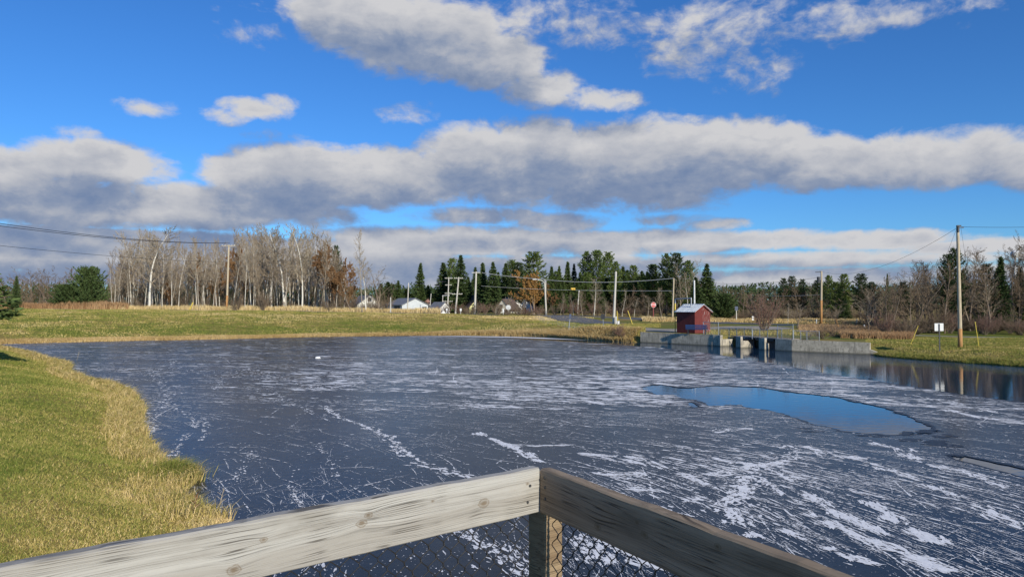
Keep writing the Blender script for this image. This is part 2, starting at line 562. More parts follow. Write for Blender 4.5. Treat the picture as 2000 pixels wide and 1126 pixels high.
def b_red(N, p, t):
    co = N.n('ShaderNodeTexCoord').outputs['Object']
    w = N.noise(N.vmath('MULTIPLY', co, (9, 9, 1.2)), 1.6, 6, .7)
    fl = N.noise(N.vmath('MULTIPLY', co, (9, 9, .8)), 3.2, 6, .75)
    c = N.mix(N.ss(w, .3, .7), (0.19, 0.030, 0.022), (0.11, 0.018, 0.015))
    # flaking paint: bare wood shows in upright streaks, more on the weather side
    sp = N.n('ShaderNodeSeparateXYZ', {0: co})
    side = N.ss(sp.outputs[0], .95, 1.03, .0, .085)
    c = N.mix(N.math('GREATER_THAN', N.math('ADD', fl, side), .665), c, (0.50, 0.42, 0.38))
    t.links.new(c, p.inputs['Base Color'])
    p.inputs['Roughness'].default_value = .75


M['red_paint'] = mat('flaking_red_paint', b_red)
M['roof_metal'] = simple('pale_metal_roof', (0.66, 0.69, 0.70), (0.50, 0.54, 0.56), 2, .5, .1)
M['blue'] = simple('blue_bench_paint', (0.018, 0.055, 0.17), (0.012, 0.04, 0.11), 6, .5)
M['white'] = simple('white_paint', (0.78, 0.78, 0.76), (0.66, 0.66, 0.64), 3, .6)
M['sign_back'] = simple('bare_sign_sheet', (0.72, 0.72, 0.70), (0.6, 0.6, 0.58), 4, .45)
M['sign_red'] = simple('sign_red', (0.60, 0.045, 0.035), (0.5, 0.05, 0.04), 5, .5)
M['sign_blue'] = simple('sign_blue', (0.06, 0.09, 0.17), (0.05, 0.06, 0.10), 5, .5)
M['yellow'] = simple('yellow_plastic', (0.72, 0.55, 0.08), (0.6, 0.45, 0.08), 5, .5)
M['grey_wall'] = simple('pale_grey_siding', (0.56, 0.59, 0.60), (0.48, 0.51, 0.52), 1, .7)
M['grey_roof'] = simple('grey_shingle', (0.20, 0.21, 0.23), (0.13, 0.135, 0.15), 3, .9)
M['brown_roof'] = simple('brown_shingle', (0.13, 0.085, 0.07), (0.09, 0.06, 0.05), 3, .9)
M['maroon_roof'] = simple('maroon_shingle', (0.20, 0.05, 0.045), (0.14, 0.04, 0.04), 3, .9)
M['pink_wall'] = simple('faded_red_siding', (0.36, 0.19, 0.16), (0.28, 0.14, 0.12), 2, .8)
M['yellow_wall'] = simple('pale_yellow_siding', (0.72, 0.70, 0.34), (0.62, 0.60, 0.3), 2, .7)
M['cream_wall'] = simple('cream_siding', (0.75, 0.73, 0.64), (0.65, 0.63, 0.55), 2, .7)
M['glass'] = simple('window_glass', (0.03, 0.035, 0.045), None, 2, .1)
M['rock'] = simple('rough_stone', (0.30, 0.28, 0.25), (0.18, 0.17, 0.15), 14, .9, bump=.7)
M['deck'] = wood_mat('deck_boards', (0.34, 0.30, 0.24), (0.24, 0.2, 0.15), (0.12, 0.1, 0.08))

M['bark_white'] = None


def b_bark(N, p, t):
    co = N.n('ShaderNodeTexCoord').outputs['Object']
    r = N.n('ShaderNodeObjectInfo').outputs['Random']
    a = N.noise(N.vmath('MULTIPLY', co, (2, 2, 3.2)), 1.6, 4, .65)
    c = N.mix(N.math('POWER', r, 1.1), (0.70, 0.66, 0.56), (0.26, 0.21, 0.15))
    c = N.mix(N.ss(a, .56, .68), c, (0.12, 0.095, 0.07))
    t.links.new(c, p.inputs['Base Color']); p.inputs['Roughness'].default_value = .85


M['bark_white'] = mat('white_aspen_bark', b_bark)


def rnd_mat(name, c1, c2, rough=.9, nscale=.5):
    def b(N, p, t):
        co = N.n('ShaderNodeTexCoord').outputs['Object']
        r = N.n('ShaderNodeObjectInfo').outputs['Random']
        n = N.noise(co, nscale, 3, .6)
        f = N.math('ADD', N.math('MULTIPLY', r, .55), N.math('MULTIPLY_ADD', n, 1.2, -.38), clamp=True)
        t.links.new(N.mix(f, c1, c2), p.inputs['Base Color'])
        p.inputs['Roughness'].default_value = rough
        p.inputs['Specular IOR Level'].default_value = .2
    return mat(name, b)


M['twig_pale'] = rnd_mat('pale_twigs', (0.36, 0.30, 0.215), (0.22, 0.165, 0.11))
M['twig_brown'] = rnd_mat('brown_twigs', (0.24, 0.18, 0.115), (0.13, 0.09, 0.06))
M['twig_red'] = rnd_mat('reddish_twigs', (0.27, 0.165, 0.12), (0.17, 0.095, 0.075))
M['bark_brown'] = rnd_mat('brown_bark', (0.24, 0.19, 0.14), (0.12, 0.09, 0.07))
M['needle'] = rnd_mat('spruce_needles', (0.055, 0.090, 0.030), (0.105, 0.145, 0.042), nscale=1.4)
M['needle_pine'] = rnd_mat('pine_needles', (0.075, 0.12, 0.030), (0.15, 0.19, 0.045), nscale=1.4)
M['needle_dark'] = rnd_mat('dark_needles', (0.03, 0.055, 0.02), (0.06, 0.085, 0.03), nscale=1.4)
M['rust_leaf'] = rnd_mat('rust_leaf', (0.27, 0.155, 0.07), (0.17, 0.09, 0.045), nscale=1.0)
M['orange_leaf'] = rnd_mat('orange_leaf', (0.42, 0.24, 0.08), (0.26, 0.14, 0.055), nscale=1.0)

# ------------------------------------------------------------------ pond outline and terrain
WA, WA2, WB = Vector((12.0, 66.6)), Vector((13.7, 64.9)), Vector((17.6, 60.4))
WC, WC2, WD = Vector((20.2, 54.7)), Vector((21.0, 53.5)), Vector((25.2, 50.2))
BK = Vector((.74, .67)) * .22
GN = Vector((.91, .415))        # outward (away from the pond) at the sluice
left_px = [(450, 1020), (420, 1003), (372, 985), (352, 970), (372, 948), (392, 934), (350, 918), (318, 905), (298, 880), (282, 855), (272, 828), (278, 806), (262, 778), (225, 757), (170, 744), (136, 730), (134, 714), (90, 704), (62, 693), (20, 684), (0, 680), (-60, 678)]
far_px = [(-60, 673), (20, 671), (110, 668.5), (250, 665), (400, 662.5), (520, 659.5), (600, 657.5), (700, 656.3), (800, 655), (900, 654.4), (1000, 655), (1060, 657), (1100, 659.5), (1150, 663), (1200, 666), (1235, 667.5)]
right_px = [(1708, 694), (1760, 699), (1830, 704), (1900, 709), (2000, 716), (2150, 728), (2400, 745)]
pond = [on_z(*p).xy for p in left_px] + [on_z(*p).xy for p in far_px]
pond += [WA + BK, WA2 + BK, WB + BK, WB + GN * 2.6, WC + GN * 2.6 + BK, WC + BK, WC2 + BK, WD + BK]
pond += [on_z(*p).xy for p in right_px]
pond += [Vector(p) for p in [(48, 22), (50, 0), (30, -6), (12, -4), (4, -2.5), (-1.6, -1.0), (-2.6, 3.0), (-3.1, 6.0), (-3.7, 8.6)]]
PV = np.array([(p[0], p[1]) for p in pond])


def signed_dist(x, y, P=PV):
    """distance to the shore, positive on land"""
    pts = np.stack([x.ravel(), y.ravel()], 1)
    best = np.full(len(pts), 1e9)
    inside = np.zeros(len(pts), dtype=bool)
    n = len(P)
    for i in range(n):
        a, b = P[i], P[(i + 1) % n]
        ab = b - a
        t = np.clip(((pts - a) @ ab) / (ab @ ab + 1e-12), 0, 1)
        d = np.hypot(*(pts - (a + t[:, None] * ab)).T)
        best = np.minimum(best, d)
        c = ((a[1] > pts[:, 1]) != (b[1] > pts[:, 1]))
        xi = (b[0] - a[0]) * (pts[:, 1] - a[1]) / (b[1] - a[1] + 1e-12) + a[0]
        inside ^= c & (pts[:, 0] < xi)
    return np.where(inside, -best, best).reshape(x.shape)


def cp(u, D, z, w):
    d = ray(u, 563); return (d.x / d.y * D, D, z, w)


CTRL = [  # x, y, height, width of the bank
    (-6, 3, .75, 2.6), (-8, 9, .75, 2.6), (-12, 20, .8, 3.5), (-20, 35, .8, 4), (-30, 45, .8, 4), (-45, 56, .7, 3), (-3, -4, 1.2, 2), (-25, 0, .9, 3),
    cp(-300, 88, 2.0, 22), cp(-300, 108, 3.0, 24), cp(0, 108, 2.88, 26), cp(250, 109, 2.74, 26), cp(500, 110, 2.58, 26), cp(700, 111, 2.32, 25), cp(820, 112, 2.12, 24), cp(1000, 116, 1.85, 24), cp(1060, 120, 1.62, 20),
    cp(900, 95, 1.6, 20), cp(1050, 90, 1.25, 10), cp(1100, 84, 1.08, 4), cp(1200, 72, .98, 1.6), cp(1200, 90, 1.10, 1.6), cp(1300, 64, .96, .6), cp(1380, 62, .95, .5), cp(1350, 85, 1.15, 1), cp(1450, 64, .85, .5),
    cp(1520, 58, .85, .5), cp(1650, 55, .82, .5), cp(1600, 95, .95, 1), cp(1500, 112, 1.1, 1), cp(1750, 58, .72, 3), cp(1870, 48, .50, 4), cp(1950, 46, .5, 4), cp(2000, 60, .72, 4), cp(2200, 40, .5, 4), cp(2300, 60, .8, 4),
    cp(1280, 122, 1.3, 3), cp(1100, 140, 1.45, 10), cp(900, 160, 1.3, 20), cp(600, 135, 2.3, 20), cp(300, 135, 2.5, 20), cp(0, 135, 2.6, 20), cp(-400, 140, 2.7, 20), cp(800, 200, 1.2, 20), cp(1200, 200, 1.4, 20), cp(400, 220, 1.8, 20),
    cp(1600, 150, 1.3, 10), cp(2000, 120, 1.3, 10), cp(2300, 200, 1.6, 10), cp(1000, 400, 1.2, 20), cp(0, 400, 1.5, 20), cp(2000, 400, 1.5, 20), (-200, 20, 1.5, 10), (120, 10, 1.2, 10), (60, -20, 1.0, 5), (0, -60, 1.2, 5), (0, 900, 1, 20), (-900, 900, 1, 20), (900, 900, 1, 20),
]
CT = np.array(CTRL)


def height(x, y, d=None):
    x = np.asarray(x, dtype=float); y = np.asarray(y, dtype=float)
    if d is None: d = signed_dist(x, y)
    num = np.zeros_like(x); den = np.zeros_like(x); wn = np.zeros_like(x)
    for cx, cy, cz, cw in CT:
        r2 = (x - cx) ** 2 + (y - cy) ** 2 + 4.0
        w = 1.0 / r2 ** 1.6
        num += w * cz; wn += w * cw; den += w
    tz = num / den; tw = wn / den
    s = np.clip(d / tw, 0, 1)
    s = s * s * (3 - 2 * s) * .55 + s * .45
    lip = np.minimum(np.clip(d, 0, None) * .45, .16 * np.minimum(tw / 2, 1))
    bump = .05 * np.sin(x * .9 + 1.3 * np.sin(y * .5)) * np.cos(y * .7) * np.clip(d / 4, 0, 1)
    h = np.maximum(tz * s, lip) + bump * .6
    return np.where(d > 0, h, np.maximum(d * .8, -.7))


def seg_dist(x, y, P):
    best = np.full(x.shape, 1e9)
    for a, b in zip(P[:-1], P[1:]):
        a = np.array(a); b = np.array(b); ab = b - a
        t = np.clip(((x - a[0]) * ab[0] + (y - a[1]) * ab[1]) / (ab @ ab), 0, 1)
        best = np.minimum(best, np.hypot(x - a[0] - t * ab[0], y - a[1] - t * ab[1]))
    return best


def axis(segs):
    out = []
    for a, b, s in segs:
        out += list(np.arange(a, b, s))
    out.append(segs[-1][1])
    return np.array(out)


gx = axis([(-4000, -600, 400), (-600, -150, 30), (-150, -60, 3), (-60, -22, .7), (-22, -2, .16), (-2, 34, .5), (34, 80, 1), (80, 160, 4), (160, 600, 40), (600, 4000, 400)])
gy = axis([(-400, -40, 60), (-40, -6, 3), (-6, 6, .6), (6, 34, .22), (34, 45, .4), (45, 72, .45), (72, 130, .9), (130, 260, 5), (260, 600, 40), (600, 5000, 400)])
GXX, GYY = np.meshgrid(gx, gy)
GD = signed_dist(GXX, GYY)
GZ = height(GXX, GYY, GD)

road_main = [cp(u, D, 0, 0)[:2] for u, D in [(-900, 111), (-300, 112), (0, 112.5), (300, 113), (600, 114), (850, 117), (1000, 122), (1150, 122), (1320, 104), (1450, 92), (1600, 88), (1800, 84), (2100, 82), (2600, 80)]]
road_side = [cp(u, D, 0, 0)[:2] for u, D in [(1010, 125), (1090, 112), (1140, 98), (1190, 88)]]
gravel_line = [cp(u, D, 0, 0)[:2] for u, D in [(1090, 108), (1110, 92), (1160, 82), (1240, 74), (1300, 71), (1400, 73), (1480, 78)]]
path_right = [cp(u, D, 0, 0)[:2] for u, D in [(1640, 66), (1750, 65), (1900, 62), (2100, 58), (2400, 52)]]


def gravel_at(x, y):
    g = np.clip(1.3 - seg_dist(x, y, gravel_line) / 4.2, 0, 1)
    g = np.maximum(g, np.clip(1.2 - seg_dist(x, y, path_right) / 1.6, 0, 1))
    g = np.maximum(g, .62 * np.clip(1.6 - seg_dist(x, y, road_main) / 5.2, 0, 1))
    return g


def dry_at(x, y, d):
    f = np.exp(-np.clip(d, 0, None) / 1.1) * .9
    far = np.clip((y - 72) / 10, 0, 1) * (x < 12)
    f = f + far * .55 * np.clip(1 - np.abs(d - 22) / 12, 0, 1) * np.clip(1.0 + x / 60, .25, 1.0)      # parched upper slope
    f = f + .5 * ((y > 100) & (x > 15)) + .35 * np.clip((y - 121) / 5, 0, 1)
    f = f + .30 * np.exp(-((x - 10) / 12) ** 2) * (y > 62)
    return np.clip(f, 0, 1)


me = bpy.data.meshes.new('ground')
nv, nu = GXX.shape
V = np.stack([GXX.ravel(), GYY.ravel(), GZ.ravel()], 1)
idx = np.arange(nv * nu).reshape(nv, nu)
F = np.stack([idx[:-1, :-1], idx[:-1, 1:], idx[1:, 1:], idx[1:, :-1]], -1).reshape(-1, 4)
mb = MB(); mb.add(V, F)
ground = mb.build('ground', M['ground'], smooth=True)
tag(ground, kind='structure')
for nm, arr in (('dry', dry_at(GXX, GYY, GD)), ('gravel', gravel_at(GXX, GYY))):
    a = ground.data.attributes.new(nm, 'FLOAT', 'POINT'); a.data.foreach_set('value', arr.astype(np.float32).ravel())


def gz(x, y):
    """height of the ground mesh (bilinear on its own grid)"""
    x = np.atleast_1d(np.asarray(x, float)); y = np.atleast_1d(np.asarray(y, float))
    i = np.clip(np.searchsorted(gx, x) - 1, 0, len(gx) - 2); j = np.clip(np.searchsorted(gy, y) - 1, 0, len(gy) - 2)
    fx = np.clip((x - gx[i]) / (gx[i + 1] - gx[i]), 0, 1); fy = np.clip((y - gy[j]) / (gy[j + 1] - gy[j]), 0, 1)
    return (GZ[j, i] * (1 - fx) * (1 - fy) + GZ[j, i + 1] * fx * (1 - fy) + GZ[j + 1, i] * (1 - fx) * fy + GZ[j + 1, i + 1] * fx * fy)


def gp(u, D):
    d = ray(u, 563); x = d.x / d.y * D
    return Vector((x, D, float(gz(x, D)[0])))


def resample(P, step):
    P = [Vector(p) for p in P]; out = [P[0]]
    # Catmull-Rom
    for i in range(len(P) - 1):
        p0 = P[max(i - 1, 0)]; p1 = P[i]; p2 = P[i + 1]; p3 = P[min(i + 2, len(P) - 1)]
        n = max(2, int((p2 - p1).length / step))
        for k in range(1, n + 1):
            t = k / n
            out.append(.5 * ((2 * p1) + (p2 - p0) * t + (2 * p0 - 5 * p1 + 4 * p2 - p3) * t * t + (3 * p1 - p0 - 3 * p2 + p3) * t ** 3))
    return out


def ribbon(name, P, w, m, off, kind='structure', side=0.0, step=1.5, nx=8):
    C = resample(P, step); mb = MB(); V = []
    for i, c in enumerate(C):
        a = C[max(i - 1, 0)]; b = C[min(i + 1, len(C) - 1)]
        t = (b - a).normalized(); n = Vector((-t.y, t.x))
        for k in range(nx + 1):
            q = c + n * (side + w * (k / nx - .5))
            V.append((q.x, q.y, float(gz(q.x, q.y)[0]) + off))
    nn = nx + 1
    F = [(i * nn + k, i * nn + k + 1, (i + 1) * nn + k + 1, (i + 1) * nn + k) for i in range(len(C) - 1) for k in range(nx)]
    mb.add(V, F)
    return tag(mb.build(name, m, smooth=True), kind=kind)


ribbon('road', road_main, 7.0, M['asphalt'], .05)
ribbon('road', road_side, 6.0, M['asphalt'], .07)
ribbon('road_marking', road_main, .14, M['paint_yellow'], .075, nx=1)

# ------------------------------------------------------------------ water and ice
def loop_mesh(loops, z, name, m, thick=0.0):
    bm = bmesh.new()
    edges = []
    for L in loops:
        vs = [bm.verts.new((p[0], p[1], z)) for p in L]
        for i in range(len(vs)):
            edges.append(bm.edges.new((vs[i], vs[(i + 1) % len(vs)])))
    bmesh.ops.triangle_fill(bm, use_beauty=True, use_dissolve=False, edges=edges, normal=(0, 0, 1))
    if thick:
        for L in loops:
            top = [bm.verts.new((p[0], p[1], z)) for p in L]; low = [bm.verts.new((p[0], p[1], z - thick)) for p in L]
            for i in range(len(L)):
                j = (i + 1) % len(L); bm.faces.new((top[i], top[j], low[j], low[i]))
        bmesh.ops.remove_doubles(bm, verts=bm.verts[:], dist=1e-5)
    if False:
        r = bmesh.ops.extrude_face_region(bm, geom=bm.faces[:])
        vs = [g for g in r['geom'] if isinstance(g, bmesh.types.BMVert)]
        # the region kept in place is the underside
        for v in bm.verts:
            if v not in set(vs): pass
        bmesh.ops.translate(bm, verts=vs, vec=(0, 0, -thick))
    bmesh.ops.recalc_face_normals(bm, faces=bm.faces[:])
    me = bpy.data.meshes.new(name); bm.to_mesh(me); bm.free()
    me.materials.append(m)
    o = bpy.data.objects.new(name, me); COL.objects.link(o)
    return o


mb = MB()
mb.add([(-60, -12, -.012), (60, -12, -.012), (60, 85, -.012), (-60, 85, -.012)], [(0, 1, 2, 3)])
water = tag(mb.build('water', M['water']), kind='structure')


def rag(P, step, amp, seed, close=True, px=True):
    """densify an outline and roughen it like broken ice"""
    r = random.Random(seed)
    Q = [on_z(*p).xy for p in P] if px else [Vector(p) for p in P]
    if close: Q = Q + [Q[0]]
    out = []
    for a, b in zip(Q[:-1], Q[1:]):
        n = max(1, int((b - a).length / step))
        t = (b - a); nn = Vector((-t.y, t.x)).normalized() if t.length > 0 else Vector((0, 0))
        for k in range(n):
            q = a + t * (k / n)
            dd = amp * (r.random() - .5) * 2 * (0.4 + .6 * math.sin(len(out) * .7 + seed))
            out.append(q + nn * dd)
    if not close: out.append(Q[-1])
    return out


# grow the pond outline a little so that the ice runs under the banks
edge_px = [(985, 658.2), (1040, 663), (1110, 667), (1200, 672), (1290, 679), (1380, 689), (1430, 697), (1500, 709), (1650, 735), (1760, 752), (1870, 769), (2000, 786), (2150, 806), (2400, 838)]
edge = rag(edge_px, .5, .08, 3, close=False)
grow = []
cen = np.array([0, 35.0])
PVn = len(PV)
left_n = len(left_px); far_stop = left_n + [i for i, p in enumerate(far_px) if p[0] <= 1000][-1]
for i in range(PVn):
    a, b, c = PV[i - 1], PV[i], PV[(i + 1) % PVn]
    t = c - a; n = np.array([-t[1], t[0]]); n = n / (np.linalg.norm(n) + 1e-9)
    # outline runs clockwise seen from above, so the outside is on the left
    grow.append(b + n * .25)
grow = [Vector(g) for g in grow]
outline = grow[:far_stop] + edge + grow[-9:]
hole_px = [(1252, 754), (1293, 750), (1322, 755), (1345, 757), (1394, 752), (1480, 755), (1530, 763), (1580, 768), (1640, 776), (1700, 789), (1745, 800), (1790, 818), (1820, 832), (1835, 842), (1810, 848), (1760, 850), (1700, 847), (1650, 843), (1612, 832), (1590, 829), (1540, 812), (1500, 800), (1453, 794.5), (1447, 790), (1384, 792), (1373, 785), (1357, 781), (1330, 777), (1317, 770.5), (1282, 770.5), (1261, 764)]
hole = rag(hole_px, .16, .13, 5)
hole2 = rag([(1338, 784.5), (1352, 784), (1364, 789), (1370, 794), (1354, 796), (1342, 791)], .12, .02, 8)
chan_px = [(1850, 888), (1880, 888), (1930, 899), (2000, 913), (2100, 934), (2100, 962), (2000, 933), (1940, 917), (1900, 905), (1865, 897)]
hole3 = rag(chan_px, .2, .03, 9)
ice = loop_mesh([outline, hole, hole2, hole3], 0.0, 'ice_sheet', M['ice'], .014)
tag(ice, kind='structure')
# small melted slits along the old crack line
mb = MB()
for (u, v, w, h) in [(1060, 733, 40, 2), (1075, 738, 25, 2.4), (1110, 729, 30, 1.6), (1165, 750, 24, 2.5), (1185, 746, 34, 2), (1180, 758, 26, 2.6), (1240, 738, 26, 1.6), (1205, 735, 20, 1.5), (1320, 744, 26, 1.6), (1345, 740, 22, 1.5), (1232, 763, 16, 2), (1275, 782, 20, 1.8), (1310, 787, 22, 2.2), (1428, 734, 14, 1.2), (1560, 748, 14, 1.2), (1585, 751, 20, 1.2), (1655, 749, 16, 1.2), (1700, 738, 12, 1)]:
    n = 14; c = on_z(u, v); P = []
    for k in range(n):
        a = k / n * 2 * math.pi; rr = .6 + .6 * random.random()
        q = on_z(u + w / 2 * math.cos(a) * rr, v + h * math.sin(a) * rr)
        P.append((q.x, q.y, .004))
    mb.add(P, [tuple(range(n))])
tag(mb.build('melt_slits', M['thin_ice']), kind='structure')
mb = MB(); rn_ = random.Random(5)
for (u, v, w, h) in [(1800, 842, 60, 5), (1832, 850, 60, 6), (1846, 862, 70, 5), (1790, 858, 70, 5), (1815, 868, 80, 4), (1862, 870, 46, 4), (1770, 846, 50, 5), (1858, 852, 30, 4), (1876, 888, 60, 3), (1730, 852, 60, 2.4), (1690, 850, 50, 1.8), (1565, 835, 40, 3), (1590, 842, 50, 2.6)]:
    for c in range(3):
        n = 18; uc = u + rn_.uniform(-.3, .3) * w; vc = v + rn_.uniform(-.5, .5) * h; P = []
        for k in range(n):
            a = k / n * 2 * math.pi; rr = .45 + .75 * rn_.random()
            q_ = on_z(uc + w * .33 * math.cos(a) * rr, vc + h * .5 * math.sin(a) * rr); P.append((q_.x, q_.y, .0035 + .0006 * c))
        mb.add(P, [tuple(range(n))])
tag(mb.build('wet_slush', M['thin_ice']), kind='structure')
# dark, water-soaked rims of the openings
mb = MB()


def strip(L, w0, w1, z, closed=True, seed=1):
    r = random.Random(seed); n = len(L); V = []
    for i in range(n):
        a = L[i - 1] if (closed or i) else L[0]; b = L[(i + 1) % n] if (closed or i < n - 1) else L[-1]
        t = (b - a); nn = Vector((-t.y, t.x)).normalized() if t.length > 1e-6 else Vector((0, 1))
        ww = w0 + (w1 - w0) * (.5 + .5 * math.sin(i * .37 + seed)) * r.random()
        V.append((*(L[i] - nn * ww), z)); V.append((*(L[i] + nn * ww), z))
    m = n if closed else n - 1
    mb.add(V, [(2 * i, 2 * i + 1, (2 * i + 3) % (2 * n), (2 * i + 2) % (2 * n)) for i in range(m)])


strip(hole, .012, .17, .003, True, 2); strip(hole2, .04, .14, .003, True, 4); strip(hole3, .03, .12, .003, True, 6); strip(edge, .04, .16, .003, False, 3)
tag(mb.build('soaked_ice_rim', M['thin_ice']), kind='structure')


# ---- snow: thousands of blown flakes and streaks lying on the ice
def vnoise(x, y, seed=0):
    xi = np.floor(x).astype(int); yi = np.floor(y).astype(int); fx = x - xi; fy = y - yi
    fx = fx * fx * (3 - 2 * fx); fy = fy * fy * (3 - 2 * fy)

    def h(a, b):
        q = np.sin(a * 127.1 + b * 311.7 + seed * 74.7) * 43758.5453
        return q - np.floor(q)
    return (h(xi, yi) * (1 - fx) * (1 - fy) + h(xi + 1, yi) * fx * (1 - fy) + h(xi, yi + 1) * (1 - fx) * fy + h(xi + 1, yi + 1) * fx * fy)


def fbm(x, y, seed=0, o=4):
    s = 0; a = .5; t = 0
    for k in range(o):
        s = s + a * vnoise(x, y, seed + k); t += a; a *= .55; x = x * 2.03 + 5.1; y = y * 2.03 + 1.7
    return s / t


def unproj(u, v):
    cy = (563 - v) / FPX; cx = (u - 1000) / FPX
    dy = math.cos(PITCH) - math.sin(PITCH) * cy; dz = math.sin(PITCH) + math.cos(PITCH) * cy
    t = -EYE / dz
    return cx * t, dy * t


def drift_dir(x, y):
    return np.interp(y, [9, 12, 15, 18, 24, 35, 70], [1.40, 1.25, .98, .72, .42, .2, .08])


HOLES = [np.array([(p.x, p.y) for p in L]) for L in (hole, hole2, hole3)]
OUTL = np.array([(p.x, p.y) for p in outline])


def on_ice(x, y):
    ok = (signed_dist(x, y, OUTL) < -.05) & (signed_dist(x, y) < -.05)
    for H in HOLES: ok &= signed_dist(x, y, H) > .05
    return ok


snowmb = MB()


def flakes(x, y, ang, L, Wd, z=.003, npt=11, rg=.72):
    k = on_ice(x, y) & (L > 0); x, y, ang, L, Wd = x[k], y[k], ang[k], L[k], Wd[k]
    n = len(x)
    a = np.arange(npt)[None, :] / npt * 2 * math.pi
    rr = 1 - rg + rg * 2 * rng.random((n, npt)) * .8
    px = np.cos(a) * rr * L[:, None] / 2; py = np.sin(a) * rr * Wd[:, None] / 2
    ca, sa = np.cos(-ang)[:, None], np.sin(-ang)[:, None]
    X = x[:, None] + px * ca - py * sa; Y = y[:, None] + px * sa + py * ca
    Zz = np.full_like(X, z) + rng.random((n, 1)) * .002
    Vv = np.stack([X, Y, Zz], -1).reshape(-1, 3)
    snowmb.add(Vv, np.arange(n * npt).reshape(n, npt))


# region weights given on the pond surface (through the photo's own coordinates of each spot)
def wt_region(u, v):
    r = np.full(u.shape, .30)
    r += .55 * np.exp(-((u - 1700) / 420) ** 2 - ((v - 960) / 110) ** 2)
    r += .42 * np.exp(-((u - 1350) / 250) ** 2 - ((v - 900) / 90) ** 2)
    r += .55 * np.exp(-((u - 1150) / 400) ** 2 - ((v - 745) / 60) ** 2)
    r += .45 * np.exp(-((u - 620) / 160) ** 2 - ((v - 735) / 25) ** 2)
    r += .3 * np.exp(-((u - 1700) / 250) ** 2 - ((v - 740) / 25) ** 2)
    r -= .22 * np.exp(-((u - 700) / 350) ** 2 - ((v - 900) / 130) ** 2)
    r += .3 * np.exp(-((u - 1250) / 200) ** 2 - ((v - 1090) / 50) ** 2)
    r += .1 * np.exp(-((u - 900) / 250) ** 2 - ((v - 1110) / 40) ** 2)
    return r


def field(n, vmin, vmax, seed, thr, stretch, lmin, lmax, asp, bias=1.0):
    u = rng.uniform(-150, 2150, n); v = vmin + (vmax - vmin) * rng.random(n) ** bias
    x, y = unproj(u, v)
    a = drift_dir(x, y)
    # cluster noise drawn out along the drift
    ca, sa = np.cos(a), -np.sin(a)
    s = x * ca + y * sa; q = -x * sa + y * ca
    sc = 1.0
    f = fbm(s * .5 / stretch * sc, q * 1.3 * sc, seed) * .62 + fbm(x * .22, y * .22, seed + 9) * .38
    w = wt_region(u, v)
    k = f + .28 * (w - .45) + .05 * rng.standard_normal(n) > thr
    u, v, x, y, a, w, f = (q_[k] for q_ in (u, v, x, y, a, w, f))
    L = (lmin + (lmax - lmin) * rng.random(len(x)) ** 2.5) * (y / 18) ** .75 * (.6 + .7 * w)
    Wd = L / (asp * (.6 + .8 * rng.random(len(x))))
    flakes(x, y, a + rng.normal(0, .12, len(x)), L, Wd)


field(15000, 655, 830, 3, .54, 3.0, .025, .13, 2.2, 1.0)      # fine specks
field(26000, 656, 800, 5, .545, 3.0, .08, .55, 4.0, 1.0)       # long thin far streaks
field(24000, 780, 1180, 8, .685, 5.0, .05, .48, 8.0, 1.0)      # near streaks
field(12000, 840, 1180, 12, .75, 4.4, .05, .40, 5.5, 1.0)
u = rng.uniform(-50, 2100, 6500); v = 660 + 480 * rng.random(6500); x, y = unproj(u, v)
L = .018 + .05 * rng.random(6500) ** 3 * (y / 12)
flakes(x, y, rng.uniform(0, 3, 6500), L * (y / 14) ** .5, L * .6 * (y / 14) ** .5, npt=6)


def scratches(n, vmin, vmax, seed, lmin, lmax, wmin, rand, thr=.0, u0=-100, u1=2100):
    r = np.random.default_rng(seed)
    u = r.uniform(u0, u1, n); v = r.uniform(vmin, vmax, n); x, y = unproj(u, v)
    k = fbm(x * .25, y * .25, seed) + .25 * (wt_region(u, v) - .5) > thr; x, y = x[k], y[k]; n = len(x)
    a0 = np.where(r.random(n) < rand, r.uniform(0, 3.14, n), drift_dir(x, y) + r.normal(0, .16, n))
    L = lmin + (lmax - lmin) * r.random(n) ** 2.2; L *= (y / 16) ** .6
    curv = r.normal(0, .25, n) / np.maximum(L, .3)
    wd = wmin * (.5 + r.random(n)) * (y / 14) ** .8
    m = 16
    for j in range(m):
        t = (j + r.random(n) * .8) / m - .5
        s = t * L; a = a0 + curv * s
        on = r.random(n) < .80
        px = x + np.cos(a0 + curv * s * .5) * s; py = y - np.sin(a0 + curv * s * .5) * s
        f = (1 - 3.2 * t * t)
        flakes(px, py, a + r.normal(0, .05, n), np.where(on, L / m * (.6 + 1.2 * r.random(n)), 0), wd * f * (.5 + r.random(n)), npt=6, rg=.4)


scratches(900, 656, 720, 41, 1.0, 6.0, .028, .15, .40)
scratches(1700, 700, 830, 42, .6, 4.0, .020, .13, .38)
scratches(800, 800, 960, 43, .4, 2.6, .013, .08, .42, 700)
scratches(900, 780, 1010, 44, .3, 1.8, .010, .6, .38, 250, 1050)
field(9000, 800, 1180, 33, .57, 4.0, .03, .14, 3.0)
scratches(900, 930, 1150, 45, .4, 2.2, .013, .08, .42, 1000)
scratches(330, 815, 960, 46, .6, 3.2, .034, .05, .45, 1080)
scratches(330, 900, 1150, 47, .5, 2.8, .030, .04, .44, 1180)
scratches(260, 690, 800, 48, 1.0, 5.0, .045, .06, .46, 700)
scratches(160, 830, 1000, 49, .4, 2.0, .024, .45, .40, 420, 1150)


